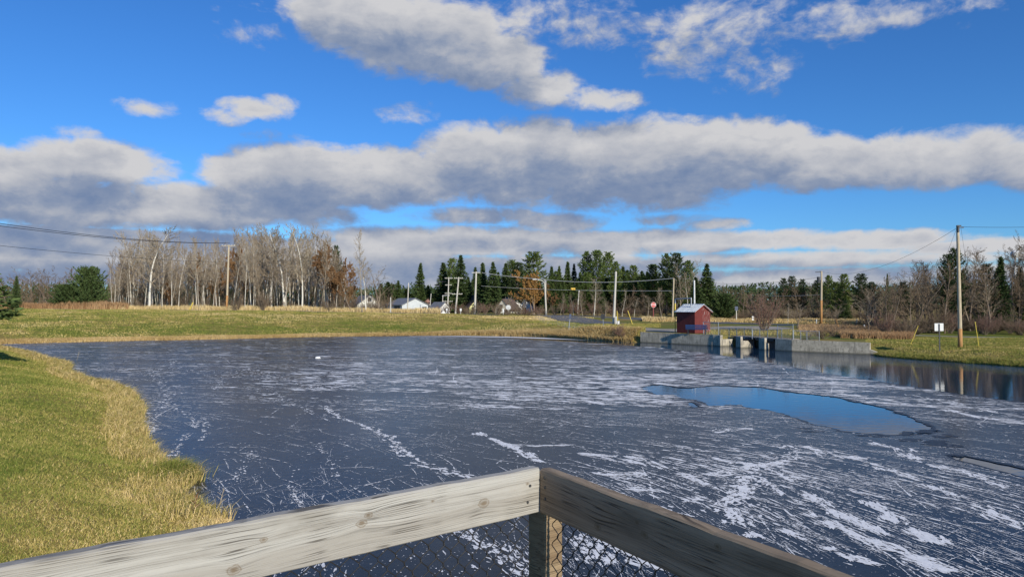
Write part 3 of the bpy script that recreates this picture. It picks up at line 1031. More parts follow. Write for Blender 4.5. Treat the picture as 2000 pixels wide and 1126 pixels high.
def vein(P, n, w, lmin, lmax, asp=2.6, jit=.25):
    if n > 200 and P[0][0] > 1200: n = int(n * .62)
    Q = [Vector(unproj(*p)) for p in P]
    C = resample(Q, .3)
    C = np.array([(c.x, c.y) for c in C])
    t = rng.random(n) * (len(C) - 1); i = np.minimum(t.astype(int), len(C) - 2); f = (t - i)[:, None]
    P0 = C[i] * (1 - f) + C[i + 1] * f
    T = C[i + 1] - C[i]; T /= np.linalg.norm(T, axis=1, keepdims=True)
    Nn = np.stack([-T[:, 1], T[:, 0]], 1)
    g = (.35 + 1.1 * vnoise(t * .8, t * 0 + n, 3))
    off = rng.normal(0, 1, n) * w * g * (.6 + .9 * rng.random(n))
    P0 = P0 + Nn * off[:, None]
    ang = -np.arctan2(T[:, 1], T[:, 0]) + rng.normal(0, jit, n)
    L = .7 * lmin + (.8 * lmax - .7 * lmin) * rng.random(n) ** 2.6
    L = np.where(fbm(t * .9, t * 0, n) > .33, L, 0)
    flakes(P0[:, 0], P0[:, 1], ang, L, L / asp)


for args in [
    ([(295, 722), (305, 740), (325, 755), (328, 775), (312, 795), (285, 812)], 420, .22, .05, .35),
    ([(328, 790), (350, 800), (372, 815), (382, 835)], 120, .06, .05, .25), ([(395, 812), (400, 835), (395, 860)], 90, .05, .05, .25),
    ([(270, 830), (300, 835), (285, 850)], 60, .1, .06, .3), ([(370, 845), (350, 870), (325, 900)], 150, .07, .04, .22),
    ([(130, 725), (240, 722), (330, 712), (340, 700)], 90, .12, .1, .5),
    ([(540, 765), (560, 785), (600, 800), (640, 820)], 150, .09, .05, .3), ([(630, 792), (660, 812), (720, 835), (760, 855), (800, 890)], 330, .08, .05, .38),
    ([(620, 865), (640, 890), (660, 930)], 80, .08, .04, .2), ([(770, 870), (810, 895), (850, 915), (900, 930)], 160, .07, .05, .3),
    ([(490, 880), (475, 910), (460, 940)], 150, .09, .03, .18), ([(560, 945), (580, 970), (590, 990)], 80, .05, .03, .16),
    ([(930, 845), (975, 862), (1020, 882), (1050, 900)], 330, .09, .06, .5, 3.6), ([(1000, 868), (1050, 870), (1110, 868)], 70, .05, .1, .5, 5),
    ([(800, 905), (850, 915), (900, 925), (980, 960)], 110, .06, .05, .35), ([(400, 745), (430, 745), (420, 760)], 110, .15, .05, .3),
    ([(340, 715), (480, 735), (560, 740), (700, 745)], 420, .7, .08, .45, 3.5), ([(480, 720), (520, 735), (580, 745), (640, 760)], 260, .4, .08, .45, 3),
    ([(1530, 870), (1545, 888), (1530, 900), (1505, 905)], 260, .16, .05, .4, 2.4), ([(1475, 905), (1462, 925), (1450, 950), (1455, 985)], 520, .13, .05, .34, 2.0),
    ([(1440, 960), (1420, 985), (1440, 1010), (1475, 1050)], 420, .12, .05, .32, 2.2), ([(1505, 905), (1470, 908), (1390, 925), (1330, 930)], 240, .12, .06, .5, 4),
    ([(1510, 915), (1560, 950), (1600, 980), (1650, 1010)], 380, .09, .06, .45, 3.6), ([(1580, 965), (1640, 1000), (1720, 1040)], 300, .07, .06, .5, 4),
    ([(1490, 935), (1530, 965), (1560, 980)], 130, .04, .06, .35, 4), ([(1700, 980), (1760, 1020), (1830, 1060)], 420, .09, .06, .5, 4),
    ([(1620, 1020), (1700, 1055), (1790, 1090), (1850, 1115)], 400, .08, .06, .5, 4), ([(1530, 1035), (1600, 1065), (1700, 1100)], 260, .07, .05, .45, 4),
    ([(1710, 865), (1760, 880), (1810, 905), (1900, 925), (1960, 950)], 420, .1, .06, .55, 4.5), ([(1700, 905), (1800, 940), (1900, 985), (2000, 1030)], 460, .09, .06, .55, 4.5),
    ([(1570, 870), (1640, 890), (1690, 895)], 220, .14, .08, .5, 3.6), ([(1400, 845), (1440, 835), (1470, 838)], 160, .1, .08, .4, 3), ([(1130, 885), (1190, 890), (1250, 905)], 160, .08, .08, .5, 4),
    ([(1140, 920), (1200, 928), (1260, 922)], 190, .1, .06, .4, 3.4), ([(1230, 890), (1290, 910), (1380, 945)], 260, .1, .06, .5, 4), ([(1230, 955), (1300, 960), (1360, 975)], 230, .1, .05, .4, 3),
    ([(1200, 965), (1260, 985), (1330, 1010)], 220, .08, .05, .35, 3), ([(1290, 990), (1330, 1015), (1385, 1045)], 260, .08, .05, .35, 3),
    ([(1780, 770), (1870, 790), (2000, 815)], 260, .2, .1, .7, 5), ([(1850, 800), (1920, 815), (2000, 826)], 200, .15, .1, .7, 5), ([(400, 685), (560, 690), (760, 689), (900, 692)], 200, .18, .2, 1.2, 9),
    ([(900, 1035), (940, 1060), (990, 1090), (1040, 1120)], 260, .12, .03, .25, 3), ([(1100, 1030), (1150, 1065), (1190, 1100)], 320, .1, .04, .3, 3), ([(1180, 1040), (1230, 1075), (1290, 1110)], 380, .1, .04, .35, 3),
]:
    vein(*args)
snow = snowmb.build('blown_snow', M['snow'])
tag(snow, 'thin white snow streaks and flecks blown across the dark ice', 'snow', kind='stuff')
# the pale frozen margin by the far bank
mb = MB()
P = []
rim_px = [(800, 656.6), (900, 655.9), (985, 656.9), (1060, 659.2), (1150, 664.0)]
inner = [(1100, 662.3), (1050, 660.6), (985, 658.3), (900, 657.0), (800, 656.9)]
L = rag(rim_px + inner, .8, .08, 4)
mb.add([(p.x, p.y, .006) for p in L], [tuple(range(len(L)))])
tag(mb.build('snowy_ice_margin', M['snow']), kind='structure')

# lump of ice on the surface
bm = bmesh.new(); bmesh.ops.create_icosphere(bm, subdivisions=3, radius=.3)
for v in bm.verts:
    n = fbm(np.array(v.co.x * 5 + 3), np.array(v.co.y * 5 + v.co.z * 4), 2)
    v.co *= .55 + .8 * float(n); v.co.z = max(v.co.z, -.02) * .55
    v.co.x *= 1.5
me = bpy.data.meshes.new('ice_chunk'); bm.to_mesh(me); bm.free(); me.materials.append(M['snow'])
o = bpy.data.objects.new('ice_chunk', me); COL.objects.link(o); o.location = (*on_z(621, 699).xy, 0); o.scale = (.42, .42, .7)
tag(o, 'small white lump of ice lying alone on the frozen pond', 'ice')

# ------------------------------------------------------------------ viewing platform: rail, mesh, post, boards
K = Vector((.088, 2.285))
dl = Vector((-.784, -.621)).normalized(); dr = Vector((.504, -.864)).normalized()
RT, RB = 2.98, 2.84
rail = empty('wooden_railing', (K.x, K.y, 1.9), 0, 'weathered timber railing corner with black wire mesh in the foreground', 'railing')


def lumber(name, m, L, hgt, th, parent, loc, rz, bow=.0, nx=60, seed=1):
    """board along local +X/-X with slightly worn edges"""
    r = random.Random(seed); mb = MB()
    prof = [(-th / 2, -hgt / 2 + .003), (-th / 2 + .003, -hgt / 2), (th / 2 - .003, -hgt / 2), (th / 2, -hgt / 2 + .003), (th / 2, hgt / 2 - .004), (th / 2 - .004, hgt / 2), (-th / 2 + .005, hgt / 2), (-th / 2, hgt / 2 - .005)]
    V = []
    for i in range(nx + 1):
        t = i / nx; x = L * t
        wob = .0012 * math.sin(i * .9 + seed) + .001 * math.sin(i * 2.3)
        b = bow * math.sin(math.pi * t)
        for (y, z) in prof:
            V.append((x, y + .001 * math.sin(i * .5 + z * 30), z + b + (wob if z > 0 else wob * .5)))
    n = 8
    lo, hi = (0, nx)
    F = [(i * n + k, (i + 1) * n + k, (i + 1) * n + (k + 1) % n, i * n + (k + 1) % n) for i in range(nx) for k in range(n)]
    F += [tuple(range(n))[::1], tuple(nx * n + k for k in reversed(range(n)))]
    mb.add(V, F)
    o = mb.build(name, m, parent)
    o.location = loc; o.rotation_euler = (0, 0, rz)
    bm = bmesh.new(); bm.from_mesh(o.data); bmesh.ops.recalc_face_normals(bm, faces=bm.faces[:]); bm.to_mesh(o.data); bm.free()
    return o


nl = Vector((dl.y, -dl.x));  nl = nl if nl.y < 0 else -nl      # inner faces look at the camera
nr = Vector((dr.y, -dr.x));  nr = nr if nr.x < 0 else -nr
zc = (RT + RB) / 2 - 1.9
# the pale board runs to the left; local X points from the corner outwards, mirrored into negative x for the knots
p0 = -nl * .019
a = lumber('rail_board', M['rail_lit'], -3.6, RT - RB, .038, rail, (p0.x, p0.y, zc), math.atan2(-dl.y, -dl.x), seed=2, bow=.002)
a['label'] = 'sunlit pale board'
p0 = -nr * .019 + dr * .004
b = lumber('rail_board', M['rail_shaded'], 3.4, RT - RB, .038, rail, (p0.x, p0.y, zc), math.atan2(dr.y, dr.x), seed=5, bow=.0)
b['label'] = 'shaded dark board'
mb = MB(); mb.box((0, 0, -.455), (.080, .080, 2.99))
post = mb.build('post', M['post_wood'], rail); post.location = (.030, .062 + .03, 1.9 - .86 + .0); post.rotation_euler = (0, 0, math.atan2(dl.y, dl.x) + math.pi)
post.location = (.022, .080, .006)
bevel(post, .004)
mb = MB(); mb.box((0, 0, 0), (.092, .092, .012)); 
# heads of the screws
mb = MB()
for (d, nn, s, z) in [(dr, nr, .03, .045), (dr, nr, .032, .015), (dr, nr, .034, -.02), (dl, nl, .04, .02), (dl, nl, .05, -.03)]:
    c = d * s + nn * .0005
    mb = MB(); mb.tube([(c.x, c.y, zc + z), (c.x + nn.x * .0018, c.y + nn.y * .0018, zc + z)], [.005, .0045], 8)
    mb.build('screw', M['steel_dark'], rail)


def chainlink(d, nn, L, z0, z1, off, seed):
    w, h = .054, .062; mb = MB(); ns = int(L / (w / 2))
    r = random.Random(seed)
    for k in range(ns):
        pts = []; x0 = k * w / 2 + .01; i = 0; z = z0
        while z < z1:
            side = (i + k) % 2
            x = x0 + (w / 2 if side else 0)
            yy = off + (.0022 if side else -.0022)
            wv = .004 * math.sin(z * 7 + k * .3)
            for dz in (-.004, .004):
                q = d * (x + wv) - nn * (yy + (.0015 if dz > 0 else -.0015))
                pts.append((q.x, q.y, z + dz))
            z += h / 2; i += 1
        mb.tube(pts, .0016, 5, cap=False)
    return mb


chainlink(dl, nl, 2.6, .03, .98, .045, 1).build('wire_mesh', M['chain'], rail, smooth=True)
chainlink(dr, nr, 2.4, .03, .98, .045, 2).build('wire_mesh', M['chain'], rail, smooth=True)
# line wire and the boards of the platform under the rail
deck = empty('timber_deck', (0, 0, 1.9), 0, 'timber platform boards under the foreground railing', 'deck')
A = K + dl * 3.6; B = K + dr * 3.4
mb = MB(); nb = 26
for i in range(nb):
    y1 = K.y - .02 - i * .145; y0 = y1 - .138
    def xs(y):
        lx = K.x + dl.x / dl.y * (y - K.y); rx = K.x + dr.x / dr.y * (y - K.y)
        return max(lx, A.x - 0.0), min(rx, 2.0)
    l1, r1 = xs(y1); l0, r0 = xs(y0)
    if y0 < A.y: l1 = l0 = A.x
    mb.add([(l0, y0, -.038), (r0, y0, -.038), (r1, y1, -.038), (l1, y1, -.038), (l0, y0, 0), (r0, y0, 0), (r1, y1, 0), (l1, y1, 0)], [(0, 3, 2, 1), (4, 5, 6, 7), (0, 1, 5, 4), (1, 2, 6, 5), (2, 3, 7, 6), (3, 0, 4, 7)])
mb.build('floor', M['deck'], deck)
for (x, y) in [(-2.4, .25), (1.5, -.2), (-2.4, -1.3), (1.5, -1.3)]:
    mb = MB(); mb.box((x, y, -1.25), (.14, .14, 2.42)); mb.build('post', M['post_wood'], deck)

# stone slab at the water's edge beside the rail
p = on_z(358, 1034, .50); z = float(gz(p.x, p.y)[0])
bm = bmesh.new(); bmesh.ops.create_cube(bm, size=1); bmesh.ops.subdivide_edges(bm, edges=bm.edges[:], cuts=5, use_grid_fill=True)
for v in bm.verts:
    k = float(fbm(np.array(v.co.x * 4 + 9), np.array(v.co.y * 4 + v.co.z * 3), 4)) - .5
    v.co = Vector((v.co.x * .55, v.co.y * .16, v.co.z * .10)) * (1 + .5 * k)
me = bpy.data.meshes.new('stone_slab'); bm.to_mesh(me); bm.free(); me.materials.append(M['rock'])
o = bpy.data.objects.new('stone_slab', me); COL.objects.link(o); o.location = (p.x, p.y, z + .05); o.rotation_euler = (.1, .0, .5)
tag(o, 'flat grey stone lying in the grass just behind the pale rail board', 'stone')

# ------------------------------------------------------------------ sluice: concrete walls, piers, walkway
TOP = .95


def wall_run(name, pts, z0, z1a, z1b, th, label, end_mat=None):
    """wing wall whose front face passes through pts"""
    root = empty(name, (pts[0].x, pts[0].y, 0), 0, label, 'wall')
    n = len(pts) - 1
    for i in range(n):
        a, b = pts[i], pts[i + 1]; L = (b - a).length; d = (b - a).normalized(); nb = Vector((-d.y, d.x)); nb = nb if nb.y > 0 else -nb
        za = z1a + (z1b - z1a) * i / n; zb = z1a + (z1b - z1a) * (i + 1) / n
        gap = .004
        P = []
        for q, zt in ((a + d * gap, za), (b - d * gap, zb)):
            for off in (0, th):
                w = q + nb * off - pts[0]
                P += [(w.x, w.y, z0), (w.x, w.y, zt)]
        mb = MB()
        mb.add(P, [(0, 1, 3, 2), (4, 6, 7, 5), (0, 4, 5, 1), (2, 3, 7, 6), (1, 5, 7, 3), (0, 2, 6, 4)])
        o = mb.build('wall_panel', M['concrete'], root)
        bm = bmesh.new(); bm.from_mesh(o.data); bmesh.ops.recalc_face_normals(bm, faces=bm.faces[:]); bm.to_mesh(o.data); bm.free()
    return root


def lerp(a, b, t): return a + (b - a) * t


wall_run('concrete_wall', [WA, WA2, WB], -.6, .96, .93, .3, 'grey concrete wing wall in front of the red shed')
wr = wall_run('concrete_wall', [WC, WC2, WD], -.6, .92, .84, .3, 'long grey concrete wall on the right, ending at the grassy bank')
# sloped toe at the far end
dd = (WD - WC2).normalized(); nb_ = Vector((-dd.y, dd.x)); nb_ = nb_ if nb_.y > 0 else -nb_
mb = MB(); e = WD - WC
mb.add([(e.x, e.y, -.5), (e.x + dd.x * .9, e.y + dd.y * .9, -.5), (e.x + nb_.x * .3, e.y + nb_.y * .3, -.5), (e.x + dd.x * .9 + nb_.x * .3, e.y + dd.y * .9 + nb_.y * .3, -.5), (e.x + dd.x * .03, e.y + dd.y * .03, .35), (e.x + nb_.x * .3 + dd.x * .03, e.y + nb_.y * .3 + dd.y * .03, .35), (e.x + dd.x * .8, e.y + dd.y * .8, .06), (e.x + dd.x * .8 + nb_.x * .3, e.y + dd.y * .8 + nb_.y * .3, .06)],
       [(0, 1, 6, 4), (2, 5, 7, 3), (4, 6, 7, 5), (1, 3, 7, 6), (0, 4, 5, 2)])
mb.build('sloped_toe', M['concrete'], wr)

gd = (WC - WB).normalized(); gn = Vector((.91, .415)).normalized(); grz = math.atan2(gd.y, gd.x)
sl = empty('sluice_gate', (WB.x, WB.y, 0), 0, 'concrete sluice piers and dark beams between the two wing walls', 'sluice')
GL = (WC - WB).length


def gbox(t0, t1, o0, o1, z0, z1, m, name, parent=sl, bv=.015, top=None):
    P = []
    for t in (t0, t1):
        for off in (o0, o1):
            w = gd * (t * GL) + gn * off
            P += [(w.x, w.y, z0), (w.x, w.y, z1 if top is None else (top[0] if t == t0 else top[1]))]
    mb = MB(); mb.add(P, [(0, 1, 3, 2), (4, 6, 7, 5), (0, 4, 5, 1), (2, 3, 7, 6), (1, 5, 7, 3), (0, 2, 6, 4)])
    o = mb.build(name, m, parent)
    bm = bmesh.new(); bm.from_mesh(o.data); bmesh.ops.recalc_face_normals(bm, faces=bm.faces[:]); bm.to_mesh(o.data); bm.free()
    if bv: bevel(o, bv)
    return o


gbox(-.02, .03, -.10, .16, -.6, .945, M['concrete'], 'pier')
gbox(.355, .445, -.25, -.02, -.6, .94, M['concrete'], 'pier')
gbox(.765, .865, -.25, -.02, -.6, .93, M['concrete'], 'pier')
gbox(.0, .03, .17, 1.25, -.6, .60, M['concrete'], 'side_wall')
gbox(.375, .43, -.015, .62, -.6, .58, M['concrete'], 'divider_wall')
gbox(.785, .85, -.015, .30, -.6, .50, M['concrete'], 'divider_wall')
def toe(t0, t1, o0, o1, z0, z1):
    P = []
    for t in (t0, t1):
        for off, z in ((o0, -.6), (o0, z0), (o1, -.6), (o1, z1)):
            w = gd * (t * GL) + gn * off; P.append((w.x, w.y, z))
    mb = MB(); mb.add(P, [(0, 1, 3, 2), (4, 6, 7, 5), (0, 4, 5, 1), (2, 3, 7, 6), (1, 5, 7, 3)])
    mb.build('sloped_toe', M['concrete'], sl)
toe(.377, .428, .625, 1.15, .578, .06)
for t0, t1 in ((.035, .352), (.448, .762), (.868, .99)):
    gbox(t0, t1, 1.30, 1.42, .60, .785, M['steel_dark'], 'beam')
    gbox(t0, t1, 1.7, 1.8, -.5, .76, M['steel_dark'], 'gate_leaf')
gbox(-.02, 1.0, 1.30, 2.5, .79, .86, M['deck'], 'walkway', bv=0)
gbox(.0, 1.0, 2.45, 2.6, -.5, .78, M['concrete'], 'back_wall', bv=0)


def fence_panels(name, pts, h, label, tall=(), mesh=True, top=True, r=.028):
    """pipe fence with mesh; pts = list of Vector((x,y,z))"""
    root = empty(name, pts[0], 0, label, 'fence'); o = pts[0]
    for i, p in enumerate(pts):
        q = p - o; hh = tall[i] if i < len(tall) and tall[i] else h
        mb = MB(); mb.tube([(q.x, q.y, 0 + q.z), (q.x, q.y, q.z + hh)], r, 8); mb.build('post', M['galv'], root)
    if top:
        mb = MB()
        for a, b in zip(pts[:-1], pts[1:]):
            a_ = a - o; b_ = b - o
            mb.tube([(a_.x, a_.y, a_.z + h - .02), (b_.x, b_.y, b_.z + h - .02)], r * .8, 6)
        mb.build('rail', M['galv'], root)
    if mesh:
        mb = MB()
        for a, b in zip(pts[:-1], pts[1:]):
            a_ = a - o; b_ = b - o; L = (b_ - a_).length; n = int(L / .11)
            for s in (1, -1):
                for k in range(-int(h / .11), n + 1):
                    s0, s1 = k * .11, k * .11 + h
                    z0, z1 = 0, h
                    if s0 < 0: z0 = -s0; s0 = 0
                    if s1 > L: z1 -= s1 - L; s1 = L
                    if s1 <= s0: continue
                    if s < 0: z0, z1 = h - z0, h - z1
                    p0 = a_.lerp(b_, s0 / L); p1 = a_.lerp(b_, s1 / L)
                    mb.tube([(p0.x, p0.y, p0.z + z0), (p1.x, p1.y, p1.z + z1)], .0032, 3, cap=False)
        mb.build('wire_mesh', M['galv'], root)
    return root


def gpt(u, v, D):   # point seen at u, v and depth D
    return at_d(u, v, D)


def fpts(lst): return [gpt(u, v, D) for u, v, D in lst]


fence_panels('mesh_fence', fpts([(1374, 652, 61.8), (1403, 654.5, 60.6)]), 1.08, 'short mesh fence panel at the corner of the red shed', tall=(1.08, 1.14))
fence_panels('mesh_fence', fpts([(1406, 659, 60.2), (1424, 660, 59.3), (1439, 660.5, 58.6), (1453.5, 661, 57.9), (1469, 661.5, 57.2)]), .86, 'mesh fence on the walkway nearest the shed')
fence_panels('mesh_fence', fpts([(1470, 662, 58.5), (1484, 662, 58.1), (1499, 662.3, 57.2), (1518, 662.5, 56.2), (1527, 662.5, 55.8)]), .80, 'lower mesh fence between the two walkway frames')
fence_panels('mesh_fence', fpts([(1519, 662, 56.4), (1549, 663, 54.6)]), 1.12, 'tall square pipe frame of the fence above the right wall', tall=(1.12, 1.2))
fence_panels('mesh_fence', fpts([(1550, 663, 54.6), (1564, 663.5, 54.4), (1576, 664, 54.2), (1600, 664.8, 53.6)]), .72, 'low mesh fence sloping off along the right wall')

# ------------------------------------------------------------------ the red shed
N_, L_, R_ = Vector((16.3, 63.5)), Vector((15.1, 65.2)), Vector((16.3 + .817 * 2.1, 63.5 + .577 * 2.1))
zb = .97
ex = Vector((.817, .577)); ey = Vector((-.577, .817))      # gable face runs along ex, side face along ey
shed = empty('red_shed', (N_.x, N_.y, zb), math.atan2(ex.y, ex.x), 'small dark red wooden shed with a pale metal roof by the sluice', 'shed')
S = 2.1; Hs = 1.95; Hp = 2.52
mb = MB()
# board walls: gable faces are in local y=0 and y=S, ridge runs along local y
nbd = 15
for (y0, flip) in ((0, 1), (S, -1)):
    for i in range(nbd):
        x0, x1 = S * i / nbd, S * (i + 1) / nbd - .012
        def rz_(x): return Hs + (Hp - Hs) * (1 - abs(x - S / 2) / (S / 2))
        ya, yb = (y0, y0 + .025) if flip > 0 else (y0 - .025, y0)
        xm = [x0, x1]
        if x0 < S / 2 < x1: xm = [x0, S / 2, x1]
        for xa, xb in zip(xm[:-1], xm[1:]):
            P = [(xa, ya, 0), (xb, ya, 0), (xb, yb, 0), (xa, yb, 0), (xa, ya, rz_(xa)), (xb, ya, rz_(xb)), (xb, yb, rz_(xb)), (xa, yb, rz_(xa))]
            mb.add(P, [(0, 3, 2, 1), (4, 5, 6, 7), (0, 1, 5, 4), (1, 2, 6, 5), (2, 3, 7, 6), (3, 0, 4, 7)])
mb.box((S / 2, .035, Hs / 2), (S - .06, .012, Hs))
mb.build('gable_wall', M['red_paint'], shed)
for x0 in (0.0125, S - .0125):
    mb = MB()
    for i in range(nbd):
        ya, yb = .03 + (S - .06) * i / nbd, .03 + (S - .06) * (i + 1) / nbd - .01
        mb.box((x0, (ya + yb) / 2, Hs / 2), (.022, yb - ya, Hs))
    mb.box((x0 + (.03 if x0 < 1 else -.03), S / 2, Hs / 2), (.01, S - .1, Hs - .02))
    mb.build('side_wall', M['red_paint'], shed)
mb = MB()
for s in (1, -1):
    # ribbed metal sheets
    for i in range(9):
        y0 = -.16 + (S + .32) * i / 9; y1 = y0 + (S + .32) / 9
        ov = .17
        xe = -ov if s > 0 else S + ov; ze = Hs + .03 - (Hp - Hs) * (ov / (S / 2)) * .9
        zr = Hp + .05
        th = .02
        P = [(xe, y0, ze), (S / 2, y0, zr), (S / 2, y1 - .004, zr), (xe, y1 - .004, ze)]
        P += [(p[0], p[1], p[2] - th) for p in P]
        mb.add(P, [(0, 1, 2, 3), (7, 6, 5, 4), (0, 4, 5, 1), (1, 5, 6, 2), (2, 6, 7, 3), (3, 7, 4, 0)])
        mb.add([(xe, y0 - .018, ze + .002), (S / 2, y0 - .018, zr + .002), (S / 2, y0 + .018, zr + .002), (xe, y0 + .018, ze + .002), (xe, y0, ze + .035), (S / 2, y0, zr + .035)], [(0, 1, 5, 4), (3, 4, 5, 2), (0, 4, 3), (1, 2, 5)])
roof = mb.build('roof', M['roof_metal'], shed)
mb = MB(); mb.tube([(S / 2, -.17, Hp + .065), (S / 2, S + .17, Hp + .065)], .045, 6); mb.build('ridge_cap', M['roof_metal'], roof)
for s in (1, -1):
    mb = MB(); xe = -.16 if s > 0 else S + .16; ze = Hs - .08
    P = [(xe, -.15, ze - .09), (S / 2, -.15, Hp - .06), (S / 2, -.15, Hp + .02), (xe, -.15, ze + .005), (xe, -.125, ze - .09), (S / 2, -.125, Hp - .06), (S / 2, -.125, Hp + .02), (xe, -.125, ze + .005)]
    mb.add(P, [(0, 1, 2, 3), (7, 6, 5, 4), (0, 4, 5, 1), (3, 2, 6, 7), (0, 3, 7, 4)])
    mb.build('barge_board', M['red_paint'], shed)
# service conduit arching out of the roof
sp = on_z(1350, 650, zb); D0 = 65.0
c1 = at_d(1350, 602, 64.6); c2 = at_d(1350, 582, 64.6); c3 = at_d(1319, 583.5, 66.2); c4 = at_d(1318.5, 606, 66.2)
Mi = (Matrix.Translation((N_.x, N_.y, zb)) @ Matrix.Rotation(math.atan2(ex.y, ex.x), 4, 'Z')).inverted()
mb = MB(); mb.tube([Mi @ c1, Mi @ c2.lerp(c1, .06), Mi @ c2, Mi @ c2.lerp(c3, .05), Mi @ c2.lerp(c3, .95), Mi @ c3, Mi @ c4.lerp(c3, .6)], .055, 8)
mb.build('conduit', M['galv'], shed)
mb = MB(); mb.tube([Mi @ c4.lerp(c3, .62), Mi @ c4], .07, 8)
mb.tube([Mi @ c4, Mi @ Vector((c4.x, c4.y, zb))], .045, 8)
mb.build('guard', M['yellow'], shed)

# bench
bl = at_d(1339, 650, 62.4); br_ = at_d(1382, 651.5, 61.6)
bd = (br_ - bl); bd.z = 0; BLn = bd.length
bz = .93
bench = empty('park_bench', (bl.x, bl.y, bz), math.atan2(bd.y, bd.x), 'blue slatted bench in front of the red shed', 'bench')
mb = MB()
for z in (.50, .60, .70, .80): mb.box((BLn / 2, -.01 - (z - .5) * .15, z), (BLn, .03, .075))
mb.build('backrest', M['blue'], bench)
mb = MB()
for y in (.08, .19, .30, .41): mb.box((BLn / 2, y, .42), (BLn, .09, .035))
mb.build('seat', M['blue'], bench)
for x in (.2, BLn - .2):
    mb = MB(); mb.box((x, .03, .4), (.06, .05, .8)); mb.box((x, .40, .2), (.06, .05, .4)); mb.box((x, .22, .385), (.06, .38, .04))
    mb.build('leg', M['steel_dark'], bench)

# ------------------------------------------------------------------ poles, wires, signs
def pole(name, u, vb, vt, D, r, label, m=M['pole_grey'], foot=None, lean=0.0, arms=(), ut=None, cat='utility pole', extra=None, zt=None):
    b = gp(u, D); t = at_d(ut if ut is not None else u, vt, D)
    root = empty(name, b, 0, label, cat)
    H = t.z - b.z; dx = t.x - b.x
    mb = MB(); n = 8
    pts = [(dx * i / n, 0, -.3 + (H + .3) * i / n) for i in range(n + 1)]
    mb.tube(pts, np.linspace(r, r * .68, n + 1), 10)
    mb.build('shaft', m, root, smooth=True)
    if foot:
        k = foot / H
        mb = MB(); mb.tube([(0, 0, -.3), (dx * k, 0, H * k)], [r * 1.03 + .006, r * (1 - .32 * k) + .006], 10); mb.build('foot', M['pole_orange'], root, smooth=True)
    for (zf, w, ang) in arms:
        mb = MB(); z = H * zf
        mb.box((dx * zf, -.0 - r * .8, z), (w, .11, .12), 0, M=Matrix.Rotation(ang, 4, 'Y') if False else None)
        a = mb.build('crossarm', m, root)
        mb = MB()
        for s in (-.46, -.25, .25, .46):
            mb = MB(); mb.tube([(dx * zf + s * w, -r * .8, z + .06), (dx * zf + s * w, -r * .8, z + .22)], [.045, .03], 6)
            mb.build('insulator', M['white'], a)
    return root, t


def wire(name, p0, p1, sag, label, r=.012, m=None, parent=None, group=None, n=24):
    mb = MB(); pts = []
    for i in range(n + 1):
        t = i / n; q = Vector(p0).lerp(Vector(p1), t); q.z -= 4 * sag * t * (1 - t); pts.append(q)
    mb.tube(pts, r, 5, cap=False)
    o = mb.build(name, m or M['wire'])
    return tag(o, label, 'wire', group)


pole('utility_pole', 443, 605, 478, 121, .19, 'tall utility pole with one crossarm in front of the aspens on the left', M['pole'], foot=2.6, arms=((.985, 2.3, 0),), ut=447)
pR, tR = pole('utility_pole', 1874, 677, 440, 50, .145, 'tallest pole standing on the right grass bank', M['pole'], foot=1.3, ut=1870.5)
mb = MB(); mb.box((.1, 0, tR.z - pR.location.z - .15), (.5, .06, .06)); mb.box((-.09, -.1, tR.z - pR.location.z - .3), (.1, .12, .35)); mb.build('bracket', M['steel_dark'], pR)
mb = MB(); mb.box((-.06, -.13, tR.z - pR.location.z - .05), (.28, .10, .10)); mb.build('clamp', M['steel_dark'], pR)
pF, tF = pole('utility_pole', 1603, 632, 529, 98, .17, 'brown pole with a transformer bracket right of the large bush', M['pole'], foot=3.2, ut=1604.5)
mb = MB(); mb.tube([(-.35, -.1, tF.z - pF.location.z - 1.6), (-.35, -.1, tF.z - pF.location.z - .8)], .2, 10); mb.build('transformer', M['steel_dark'], pF); mb = MB(); mb.box((-.3, 0, tF.z - pF.location.z - .15), (.8, .1, .1)); mb.build('bracket', M['steel_dark'], pF)
p1, t1 = pole('span_pole', 927, 612, 530, 150, .26, 'pale leaning pole at the left end of the span wire', M['pole_grey'], ut=930, arms=((.97, 1.8, 0),))
p4, t4 = pole('span_pole', 1313, 621, 543, 118, .16, 'brown pole at the right end of the span wire near the stop sign', M['pole'], ut=1316)
p3, t3 = pole('span_pole', 1198, 633, 530, 86, .17, 'thick pale pole in front of the gravel pull-off', M['pole_grey'], ut=1203)
p2, t2 = pole('span_pole', 1067, 615, 545, 140, .20, 'pale pole in front of the orange willow', M['pole_grey'], ut=1063.5)
pole('white_pole', 1356, 600, 547, 85, .13, 'plain white pole rising behind the shed roof', M['pole_white'], cat='pole')
pole('wooden_pole', 1127, 612, 567, 150, .16, 'leaning pale pole in the trees left of the thick pole', M['pole_grey'], ut=1131, cat='pole')
pole('utility_pole', 889, 612, 541, 160, .22, 'leaning pole with two crossarms in front of the tall spruces', M['pole_grey'], ut=896, arms=((.97, 2.0, 0), (.55, 2.4, 0)))
pole('utility_pole', 874, 606, 541, 190, .2, 'thin pole with four short crossarms behind the leaning pole', M['pole_grey'], ut=876.5, arms=((.97, 2.1, 0), (.78, 1.7, 0), (.55, 1.7, 0), (.33, 2.6, 0)))
pole('wooden_pole', 795.5, 606, 552, 165, .16, 'straight pole before the grey garage', M['pole_grey'], ut=798, cat='pole')
pole('short_pole', 763, 614, 580, 116, .11, 'short weathered post left of the grey garage', M['pole_grey'], cat='pole')
pole('thin_pole', 776, 590, 568, 260, .18, 'small bare pole above the grey garage roof', M['pole'], cat='pole')
pole('thin_pole', 838.5, 604, 573, 185, .13, 'small leaning pole in front of the faded red house', M['pole_grey'], ut=842, cat='pole')
